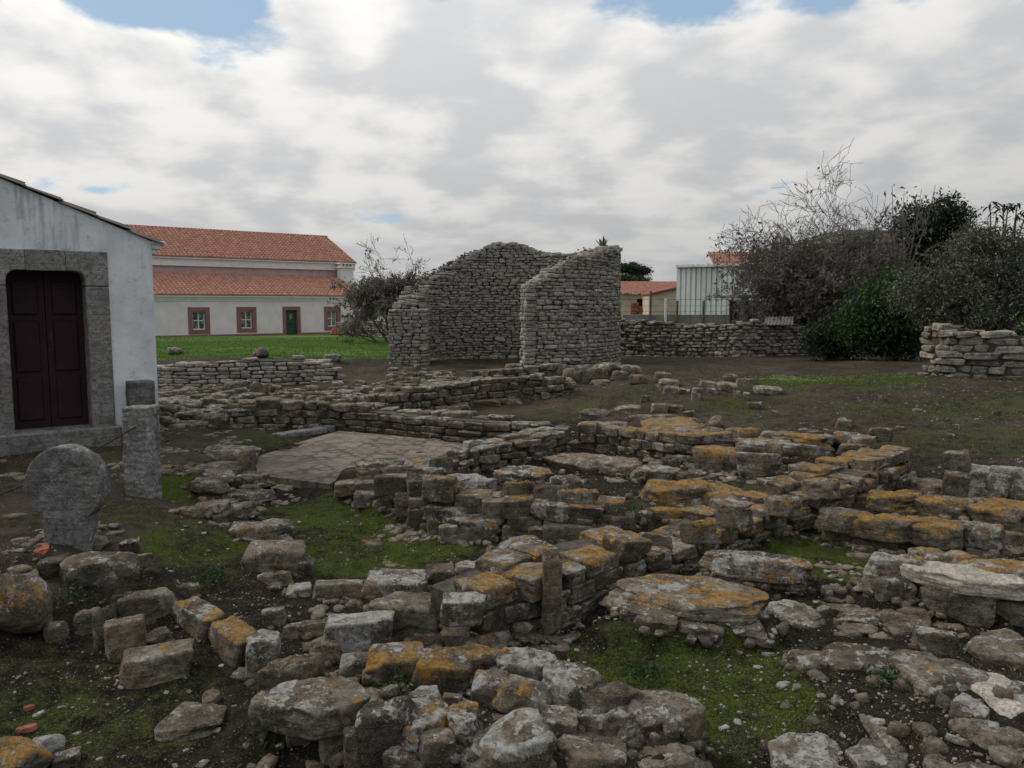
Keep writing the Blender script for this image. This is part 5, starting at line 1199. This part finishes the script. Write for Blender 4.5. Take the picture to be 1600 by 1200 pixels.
    c = aty(1184, 500, 30); MB().box((c.x, 30.1, -.2), (.4, 0, 0), (0, .1, 0), (0, 0, zpix(c, 476) + .2)).build('door_board', M['concrete'], t6)
    s0 = aty(1196, 507, 26.2); m = MB(); pts = []
    n = 40
    for i in range(n + 1): x = s0.x + .95 * i / n; pts.append((x, .02 * math.sin(i * 1.3)))
    vs = [Vector((x, 26.3, s0.z - .02 + b)) for x, b in pts] + [Vector((x + .12, 26.6, s0.z + .24 + b)) for x, b in pts]
    m.add(vs, [(i, i + 1, n + 2 + i, n + 1 + i) for i in range(n)]); o = m.build('corrugated_sheet', M['concrete']); tag(o, 'corrugated roofing sheet lying on top of the field wall', 'roofing sheet'); sd = o.modifiers.new('t', 'SOLIDIFY'); sd.thickness = .012
    # beige block of a building behind the bushes
    A7 = aty(1368, 410, 48); B7 = aty(1460, 410, 48); t7 = thing('flat_building', 'plain beige building with a flat parapet behind the evergreen', 'building', (A7.x, 48, -.3)); z7 = zpix(A7, 360)
    MB().box((A7.x - 2, 48, -.3), (B7.x - A7.x + 6, 1, 0), (0, 6, 0), (0, 0, z7 + .1)).build('wall', M['beige'], t7)
    MB().box((A7.x - 2.15, 47.85, z7 - .2), (B7.x - A7.x + 6.3, 1, 0), (0, 6.3, 0), (0, 0, .22)).build('parapet', M['concrete'], t7)
right_buildings()

# ------------------------------------------------------------------ steles
def weathered(mb, voxel, amp, freq=6., seed=0):
    me = mb.mesh('tmp'); o = bpy.data.objects.new('tmp', me); COL.objects.link(o); md = o.modifiers.new('r', 'REMESH'); md.mode = 'VOXEL'; md.voxel_size = voxel
    sm = o.modifiers.new('s', 'SMOOTH'); sm.iterations = 6; sm.factor = .5
    dg = bpy.context.evaluated_depsgraph_get(); new = bpy.data.meshes.new_from_object(o.evaluated_get(dg)); bpy.data.objects.remove(o)
    V = np.empty(len(new.vertices) * 3, np.float32); Nn = V.copy(); new.vertices.foreach_get('co', V); new.vertices.foreach_get('normal', Nn); V = V.reshape(-1, 3); Nn = Nn.reshape(-1, 3)
    q = np.array([noise.noise(Vector(v) * freq + Vector((seed, 0, 0))) + .6 * noise.noise(Vector(v) * freq * 3) + .35 * min(0, noise.noise(Vector(v) * freq * 6) + .2) * 2 for v in V])
    V = V + Nn * (amp * q)[:, None]; new.vertices.foreach_set('co', V.astype(np.float32).ravel()); new.update(); new.shade_smooth(); return new
def steles():
    g = G(112, 846); d = g.y; f = d / F
    R = 62 * f; zc = zpix(g, 756); th = .15; t = thing('disc_stele', 'round-headed stone grave stele standing on the mossy terrace', 'stele', tuple(g))
    y0 = g.y - th / 2
    mb = MB(); n = 36; mb.prism([(g.x + R * math.cos(2 * math.pi * i / n), y0, zc + R * math.sin(2 * math.pi * i / n)) for i in range(n)], (0, th, 0))
    o = mobj('disc', weathered(mb, .013, .009, 9), M['carved'], t); o.color = (.0, .5, .42, 1)
    zb = g.z - .15; hw0, hw1 = 38 * f, 35 * f
    mb = MB().prism([(g.x - hw0, y0 - .01, zb), (g.x + hw0, y0 - .01, zb), (g.x + hw1, y0 - .01, zc - R * .6), (g.x - hw1, y0 - .01, zc - R * .6)], (0, th + .02, 0))
    o = mobj('shaft', weathered(mb, .013, .009, 9, 3), M['carved'], t); o.color = (.05, .5, .42, 1)
    t.rotation_euler = (0, 0, 0)
    # pillar
    g = G(216, 777); f = g.y / F; w = 44 * f; ztp = zpix(g, 636)
    mb = MB().box((g.x - w * .52, g.y, g.z - .15), (w, 0, 0), (.02, .2, 0), (.01, 0, ztp - g.z + .15))
    o = mobj('stone_pillar', weathered(mb, .013, .011, 10, 7), M['carved']); o.color = (.0, .9, .8, 1); tag(o, 'rough square stone pillar standing in front of the chapel corner', 'stone pillar', kind='thing')
    # block post against the chapel
    c = CHQ(CHCOL(208), 0, -.28); c2 = CHQ(CHCOL(208), 0, -.02); w = 40 * c.y / F; z = zpix(c, 596)
    mb = MB().box(c - U_ * (w * .45) - Zv * .15, U_ * w * .95, V_ * .24, Zv * (z + .15))
    o = mobj('stone_block', weathered(mb, .014, .006, 9, 11), M['carved']); o.color = (.0, .25, .34, 1); tag(o, 'dark squared stone block with a notch leaning by the chapel wall', 'stone block')
    # cord from the pillar past the disc stele to an iron stake out to the left
    a = aty(212, 667, g.y - .01); b = aty(-70, 800, 6.3); m = (a + b) / 2 - Vector((0, 0, .02))
    pts = [a.lerp(b, i / 10) - Zv * (.05 * math.sin(math.pi * i / 10)) for i in range(11)]
    o = MB().tube(pts, .008, 6).build('cord', M['iron']); tag(o, 'thin dark cord stretched from the stone pillar behind the disc stele', 'cord')
    o = MB().tube([(b.x, b.y, -.2), (b.x, b.y, b.z + .04)], .012, 8).build('iron_stake', M['iron']); tag(o, 'thin iron stake that holds the end of the cord', 'stake')
steles()
# ------------------------------------------------------------------ trees and shrubs
def leaves(centers, size, mat, name, parent, droop=.3, aspect=2.0, seed=1, up=None):
    """each centre gets one folded leaf of two quads"""
    rg = np.random.default_rng(seed); c = np.asarray(centers, float); n = len(c); s = size * (.6 + .8 * rg.random(n))
    d = rg.normal(size=(n, 3)); d[:, 2] -= droop
    if up is not None: d = d * .5 + up
    d /= np.linalg.norm(d, axis=1)[:, None]
    e = rg.normal(size=(n, 3)); e -= (e * d).sum(1)[:, None] * d; e /= np.linalg.norm(e, axis=1)[:, None]; f = np.cross(d, e)
    L = (s * aspect)[:, None]; W = s[:, None] * .5
    tip = c + d * L - np.array([0, 0, 1.]) * L * .12; a = c + d * L * .45 + e * W + f * W * .35; b = c + d * L * .45 - e * W + f * W * .35; m = c + d * L * .5
    V = np.stack([c, a, tip, b, m], 1).reshape(-1, 3); k = np.arange(n)[:, None] * 5
    Fa = np.concatenate([k + np.array([[0, 1, 2, 4]]), k + np.array([[0, 4, 2, 3]])], 1).reshape(-1, 4)
    return mobj(name, np_mesh(name, V, Fa), M[mat], parent)
def branching(p, d, length, rad, levels, spread=.6, kids=3, upw=.15, wob=.12, tw=None, segs=5, minr=.006, shrink=.68):
    """list of (points, radii) and of twig end places"""
    out = []; tips = []
    def go(p, d, L, r, lv):
        pts = [Vector(p)]; rs = [r]; q = Vector(p); dd = Vector(d).normalized()
        for i in range(segs):
            dd = (dd + Vector((jit(wob), jit(wob), jit(wob) + upw * .3))).normalized(); q = q + dd * (L / segs); pts.append(q.copy()); rs.append(max(r * (1 - .55 * (i + 1) / segs), minr))
            if lv < levels - 1: continue
            if lv >= levels - 1 or random.random() < .4: tips.append((q.copy(), dd.copy()))
        out.append((pts, rs, lv))
        if lv < levels:
            for k in range(kids if lv else kids + 1):
                f = random.uniform(.35, 1.0) if k else 1.0; i = min(int(f * segs), segs); base = pts[i]
                nd = (dd + Vector((random.gauss(0, spread), random.gauss(0, spread), random.gauss(0, spread * .7) + upw))).normalized()
                go(base, nd, L * random.uniform(shrink - .12, shrink + .1), max(rs[i] * .72, minr), lv + 1)
    go(p, d, length, rad, 0); return out, tips
def wood(branches, parent, name='trunk', mat='bark'):
    mb = MB()
    for pts, rs, lv in branches: mb.tube(pts, rs, 7 if lv == 0 else (5 if lv < 3 else 3))
    return mb.build(name, M[mat], parent, smooth=True)
def clumps(ell, n, k, spread, rg):
    """leaf places in clumps spread over the shells of ellipsoids (cx,cy,cz,rx,ry,rz)"""
    out = []
    tot = sum((e[3] * e[5]) for e in ell)
    for e in ell:
        m = max(3, int(n * e[3] * e[5] / tot)); d = rg.normal(size=(m, 3)); d /= np.linalg.norm(d, axis=1)[:, None]; r = rg.random(m)[:, None] ** .35
        c = np.array(e[:3]) + d * r * np.array(e[3:]); cl = c[:, None, :] + rg.normal(size=(m, k, 3)) * spread * (.5 + rg.random((m, 1, 1))); out.append(cl.reshape(-1, 3))
    return np.concatenate(out)
def zat(py, y): return zpix((0, y), py)
def xat(px, y): return (px - 800) / F * CP * y
def trees():
    rg = np.random.default_rng(12)
    # leafless tree beside the house
    random.seed(31); y = 40; b = Vector((xat(618, y), y, -.3)); t = thing('bare_tree', 'spreading tree with bare upper twigs between house and apse', 'tree', tuple(b))
    br = []; tips = []
    for k, (dx, ln) in enumerate(((-1.3, 1.9), (-.7, 2.2), (-.3, 2.4), (.05, 2.4), (.5, 2.2), (1.0, 2.0), (1.5, 1.8), (-.1, 2.5))):
        a, tp = branching(b + Vector((dx * .5, jit(.3), 0)), (dx * .7, jit(.3), 1), ln * .85, .07, 5, .55, 3, .06, .18, minr=.008, shrink=.68); br += a; tips += tp
    wood(br, t)
    T = [p for p, d in tips if random.random() < (.3 if p.z < 3.0 else .05)]; low = clumps([(xat(578, y), y, zat(455, y), 1.2, 1.1, .75), (xat(618, y), y, zat(458, y), 1.4, 1.2, .9), (xat(660, y), y, zat(452, y), 1.2, 1.1, .75), (xat(625, y), y, zat(478, y), 1.7, 1.0, .4)], 760, 11, .14, rg)
    leaves(np.concatenate([np.array(T), low]), .075, 'leaf_brown', 'crown', t, seed=5)
    # stone pines far behind
    for px, py, s in ((982, 412, 1.0), (999, 418, .8)):
        y = 120; p = Vector((xat(px, y), y, -.4)); zt = zat(py, y); tt = thing('umbrella_pine', 'far umbrella pine with flat dark crown above the farm roof', 'tree', tuple(p), 'distant pines')
        mb = MB(); hub = Vector((p.x, p.y, zt - 1.8 * s)); mb.tube([p, hub - Zv * 1.5, hub], [.25, .18, .12], 6)
        for k in range(6): mb.tube([hub - Zv * .8 * s, hub + Vector((jit(1.6), jit(1.2), 1.2)) * s], [.1, .04], 4)
        mb.build('trunk', M['bark'], tt); leaves(clumps([(p.x, p.y, zt - .55 * s, 2.0 * s, 2.0 * s, .6 * s), (p.x - .7 * s, p.y, zt - .9 * s, 1.2 * s, 1.2 * s, .5 * s)], 300, 9, .2, rg), .16, 'leaf_pine', 'crown', tt, seed=px)
    for px, py, rx, rz in ((977, 437, 1.0, 1.0), (1000, 439, 1.5, .8)):
        y = 110; p = (xat(px, y), y, -.4); tt = thing('far_bush', 'dark far shrub growing under the distant umbrella pines', 'shrub', p, 'far shrubs under pines'); z = zat(py, y)
        MB().tube([p, (p[0], p[1], z)], .15).build('stem', M['bark'], tt); leaves(clumps([(p[0], y, z - rz * .5, rx, rx, rz)], 260, 9, .25, rg), .18, 'leaf_pine', 'foliage', tt, seed=px)
    # leafless tree over the shed
    random.seed(44); y = 28.2; b = Vector((xat(1285, y), y, 0)); t = thing('leafless_tree', 'broad tree with bare pale twigs above brown-grey leaves behind the field wall', 'tree', tuple(b))
    br = []; tips = []
    for dx, ln in ((-.75, 2.4), (-.45, 2.8), (.0, 3.1), (.35, 2.9), (.8, 2.5), (-.2, 2.9), (.6, 2.7), (.15, 3.0), (-.6, 2.6), (-.05, 3.1), (.25, 2.9), (.5, 2.7)):
        a, tp = branching(b + Vector((dx * .7, jit(.4), 0)), (dx * .62, jit(.3), 1), ln * .86, .08, 5, .72, 3, .05, .22, minr=.0075, shrink=.70); br += a; tips += tp
    wood(br, t)
    T = np.array([p + Vector((jit(.1), jit(.1), jit(.1))) for p, d in tips if random.random() < (.4 if p.z < 4.1 else .03)])
    low = clumps([(xat(1225, y), y - .3, 3.1, 1.4, 1.3, 1.0), (xat(1290, y), y - .4, 3.0, 1.9, 1.4, 1.1), (xat(1350, y), y, 3.1, 1.4, 1.2, 1.2), (xat(1195, y), y, 3.3, .7, .8, .6), (xat(1250, y), y, 2.3, 1.6, 1.2, .6), (xat(1330, y), y - .3, 2.0, 1.4, 1.2, .9)], 1150, 10, .15, rg)
    leaves(np.concatenate([T, low]), .068, 'leaf_brown', 'crown', t, droop=.7, seed=8)
    def shrub(name, label, base, ell, n, k, spread, size, mat, seed, stems=7, aspect=2.0, droop=.2, group=None, cat='shrub'):
        tt = thing(name, label, cat, base, group); random.seed(seed); mb = MB(); bb = Vector(base)
        for i in range(stems):
            e = random.choice(ell); q = Vector((e[0] + jit(e[3] * .6), e[1] + jit(e[4] * .6), e[2] + jit(e[5] * .5))); m = bb.lerp(q, .5) + Vector((jit(.2), jit(.2), .25)); mb.tube([bb + Vector((jit(.25), jit(.2), -.1)), m, q], [.06, .04, .015], 5)
        mb.build('stems' if False else 'stem', M['bark'], tt); leaves(clumps(ell, n, k, spread, rg), size, mat, 'foliage', tt, droop, aspect, seed)
        return tt
    y = 29.5
    shrub('evergreen_tree', 'dense dark evergreen tree rising behind the shrubs', (xat(1445, y), y, 0), [(xat(1435, y), y, zat(355, y), 1.0, 1.0, .95), (xat(1475, y), y, zat(340, y), .8, .9, .8), (xat(1420, y), y, zat(400, y), .8, .9, 1.3), (xat(1470, y), y, zat(400, y), 1.2, 1., 1.4), (xat(1440, y), y, 1.6, 1.3, 1.1, 1.5)], 2600, 14, .10, .055, 'leaf_dark', 51, cat='tree')
    y = 27.0; random.seed(61)                      # tall shoots with hanging leaves
    b = Vector((xat(1405, y), y, .05)); tt = thing('tall_shoots', 'tall shoots with hanging oval leaves between bare tree and evergreen', 'tree', tuple(b)); br = []; tp = []
    for px, py in ((1385, 290), (1400, 300), (1415, 305), (1435, 295), (1448, 290), (1375, 330)):
        q = Vector((xat(px, y), y + jit(.4), zat(py, y))); br.append(([b, b.lerp(q, .5) + Vector((jit(.2), 0, .2)), b.lerp(q, .8), q], [.05, .03, .015, .008], 1))
        for k in range(34): tp.append(b.lerp(q, random.uniform(.72, 1.0)) + Vector((jit(.24), jit(.24), jit(.2))))
    wood(br, tt, 'stem'); leaves(tp, .085, 'leaf_brown', 'foliage', tt, droop=1.6, seed=3)
    y = 22.5
    shrub('green_bush', 'rounded fresh green bush at the end of the field wall', (xat(1390, y), y, .05), [(xat(1385, y), y, zat(490, y), 1.2, 1.0, 1.0), (xat(1420, y), y, zat(520, y), 1.0, .9, .8), (xat(1355, y), y, zat(510, y), .9, .8, .8), (xat(1400, y), y, zat(455, y), .8, .8, .6)], 1100, 14, .12, .055, 'leaf_green', 52)
    y = 24
    shrub('low_bush', 'low dark bush against the end of the field wall', (xat(1300, y), y, .02), [(xat(1290, y), y, zat(530, y), .8, .7, .55), (xat(1322, y), y, zat(520, y), .8, .7, .8)], 500, 14, .1, .05, 'leaf_dark', 53)
    y = 17.6
    e = [(xat(1565, y), y + .6, zat(415, y), 1.0, .9, .95), (xat(1500, y), y + .4, zat(445, y), .8, .8, .75), (xat(1450, y), y + .7, zat(455, y), .6, .7, .6), (xat(1590, y), y + .3, zat(475, y), 1.0, .8, .8), (xat(1520, y), y, zat(485, y), .8, .7, .6), (xat(1555, y), y + .9, zat(372, y), .6, .6, .4), (xat(1640, y), y + .8, zat(410, y), 1.0, .9, 1.0), (xat(1475, y), y + .2, zat(492, y), .5, .5, .4)]
    shrub('grey_green_shrub', 'big grey-green flowering shrub spilling over the long-stoned wall', (xat(1550, y), y + .5, .2), e, 1500, 24, .075, .030, 'leaf_silver', 54, 20, aspect=2.6)
    sh = [o for o in COL.objects if o.name.startswith('grey_green_shrub')][0]
    fl = clumps([(q[0], q[1] - .25, q[2] + .08, q[3] * .95, q[4], q[5]) for q in e], 330, 16, .035, rg); leaves(fl, .018, 'blossom', 'blossom', sh, -.6, 1.6, 66)
    # long drooping leaves at its top
    y = 18.6; random.seed(71); b = Vector((xat(1560, y), y, .2)); tt = thing('drooping_plant', 'plant with long curved drooping leaves at the top of the grey-green shrub', 'shrub', tuple(b)); mb = MB(); ms = MB()
    for px, py in ((1532, 318), (1548, 322), (1565, 320), (1580, 318), (1595, 326), (1612, 318), (1556, 332), (1586, 334)):
        q = Vector((xat(px, y), y + jit(.4), zat(py, y))); ms.tube([b, b.lerp(q, .6) + Vector((0, jit(.2), .1)), q], [.04, .03, .012], 5)
        for k in range(9):
            a = random.random() * 6.28; dv = Vector((math.cos(a), math.sin(a), 0)); L = random.uniform(.22, .36); sd = Vector((-dv.y, dv.x, 0)) * .028
            pts = [q - Zv * .05 * (k % 3) + dv * (L * f) + Zv * (L * (.55 * f - 1.0 * f * f)) for f in (0, .35, .7, 1)]
            mb.add([pts[0], pts[1] - sd, pts[1] + sd, pts[2] - sd, pts[2] + sd, pts[3]], [(0, 1, 2), (1, 3, 4, 2), (3, 5, 4)])
    ms.build('stem', M['bark'], tt); mb.build('foliage', M['leaf_dark'], tt)
    # twiggy shrub before the metal shed
    y = 29.2; random.seed(81); b = Vector((xat(1158, y), y, .1)); tt = thing('twiggy_shrub', 'leafless twiggy shrub in front of the metal shed', 'shrub', tuple(b)); br = []
    for k in range(5): br += branching(b + Vector((jit(.2), 0, 0)), (jit(.6), jit(.3), 1), .9, .03, 3, .5, 3, .1, .15, minr=.006)[0]
    wood(br, tt, 'stem')
    # agave and weeds on the apse
    a = math.radians(-12); p = AC + Vector((math.cos(a), math.sin(a))) * (AR - .35); z = ATOP(a) - .02; p = Vector((xat(941, p.y), p.y, z)); tt = thing('agave', 'small spiky agave growing on top of the apse wall', 'agave', tuple(p)); random.seed(91)
    for k in range(15):
        an = k * 2.4; el = random.uniform(.5, 1.4); dv = Vector((math.cos(an) * math.cos(el), math.sin(an) * math.cos(el), math.sin(el))); L = random.uniform(.34, .5); sd = dv.cross(Zv).normalized() * .036
        q = [p + dv * L * f - Zv * (.06 * f * f) for f in (0, .4, .75, 1)]
        MB().add([q[0] - sd * .7, q[0] + sd * .7, q[1] + sd, q[1] - sd, q[2] + sd * .7, q[2] - sd * .7, q[3]], [(0, 1, 2, 3), (3, 2, 4, 5), (5, 4, 6)]).build('leaf', M['leaf_agave'], tt)
    tt = thing('wall_weed', 'dark mat of weeds along the broken top of the apse', 'weed', (AC.x, AC.y, 3.2)); pts = []
    for lo, hi, n in ((20, 40, 240), (112, 150, 420), (150, 165, 120)):
        for i in range(n): an = math.radians(random.uniform(lo, hi)); r = AR - random.uniform(.1, .6); pts.append((AC.x + math.cos(an) * r, AC.y + math.sin(an) * r, ATOP(an) + random.uniform(-.05, .12)))
    leaves(pts, .05, 'leaf_dark', 'foliage', tt, seed=77)
trees()
def weeds():
    rg = np.random.default_rng(77)
    for k, (px, py, r, wh) in enumerate([(1385, 1062, .16, 'between the flush grey slabs'), (425, 1138, .17, 'at the foot of the tumbled boulder wall'), (250, 690, .22, 'against the foot of the chapel corner'), (880, 950, .12, 'below the upright slab of the diagonal wall'), (620, 1070, .12, 'in the hollow of the tumbled wall'), (985, 805, .2, 'among the orange-lichened slabs'), (770, 960, .1, 'beside the end blocks of the diagonal wall'), (1010, 1055, .12, 'on the moss before the tumbled wall'), (330, 905, .14, 'next to the lichened edging row'), (1210, 745, .2, 'behind the diagonal wall'), (1465, 880, .14, 'beside the cement-patched slab'), (110, 935, .16, 'under the wide grey boulder')]):
        g = G(px, py); t = thing('weed', 'low tuft of green weeds growing ' + wh, 'weed', tuple(g))
        n = 160; a = rg.random(n) * 6.28; q = rg.random(n) ** .7 * r; x = g.x + np.cos(a) * q; y = g.y + np.sin(a) * q; z = H(x, y) + rg.random(n) * (r * .55) * (1 - q / r)
        leaves(np.stack([x, y, z], 1), .013, 'leaf_green', 'foliage', t, -.8, 2.6, 100 + k)
weeds()
def blades():
    rg = np.random.default_rng(8)
    def tri(x, y, hgt, wid, mat, name, label, lean=.5):
        n = len(x); z = H(x, y); a = rg.random(n) * 6.28; h = hgt * (.5 + rg.random(n)); w = wid * (.6 + .8 * rg.random(n)); c, s = np.cos(a) * w, np.sin(a) * w; lx, ly = rg.normal(size=n) * h * lean, rg.normal(size=n) * h * lean
        V = np.stack([np.stack([x - c, y - s, z - .01], 1), np.stack([x + c, y + s, z - .01], 1), np.stack([x + lx, y + ly, z + h], 1)], 1).reshape(-1, 3)
        o = mobj(name, np_mesh(name, V, np.arange(n * 3).reshape(-1, 3)), M[mat]); tag(o, label, 'grass' if 'moss' not in name else 'moss', kind='stuff')
    # lawn
    N = 80000; y = 22 + 30 * rg.random(N) ** 1.3; x = -y * (.08 + .42 * rg.random(N)); g = zones(x, y)[..., 0]; k = rg.random(N) < g; tri(x[k], y[k], .06, .014, 'grass', 'lawn_grass', 'bright green grass of the lawn in front of the long house')
    N = 60000; y = 10 + 11 * rg.random(N); x = 1. + y * .6 * rg.random(N); zq = zones(x, y); g = np.maximum(zq[..., 0], (zq[..., 1] - .35) * .7); k = rg.random(N) < g * (.6 + 1.4 * vnoise(x, y, 2.)); tri(x[k], y[k], .035, .008, 'olive_grass', 'slope_grass', 'thin green grass on the crest of the earth slope')
    # moss and short weeds
    N = 150000; y = 2.6 + 10 * rg.random(N) ** 1.5; x = (rg.random(N) - .5) * 1.45 * y; zz = zones(x, y)[..., 1]; k = rg.random(N) < (zz - .3) * 1.3 * (.55 + 1.2 * vnoise(x, y, 3.)); tri(x[k], y[k], .016, .0042, 'moss_blade', 'moss_tuft', 'short green moss and weeds covering the floors of the rooms', .7)
    N = 60000; y = 2.6 + 15 * rg.random(N) ** 1.2; x = (rg.random(N) - .5) * 1.4 * y; k = vnoise(x, y, 1.9) + .5 * vnoise(x, y, 6.) > .20; tri(x[k], y[k], .030, .0024, 'dry_grass', 'dry_grass', 'sparse dry grass stalks among the stones', .9)
blades()
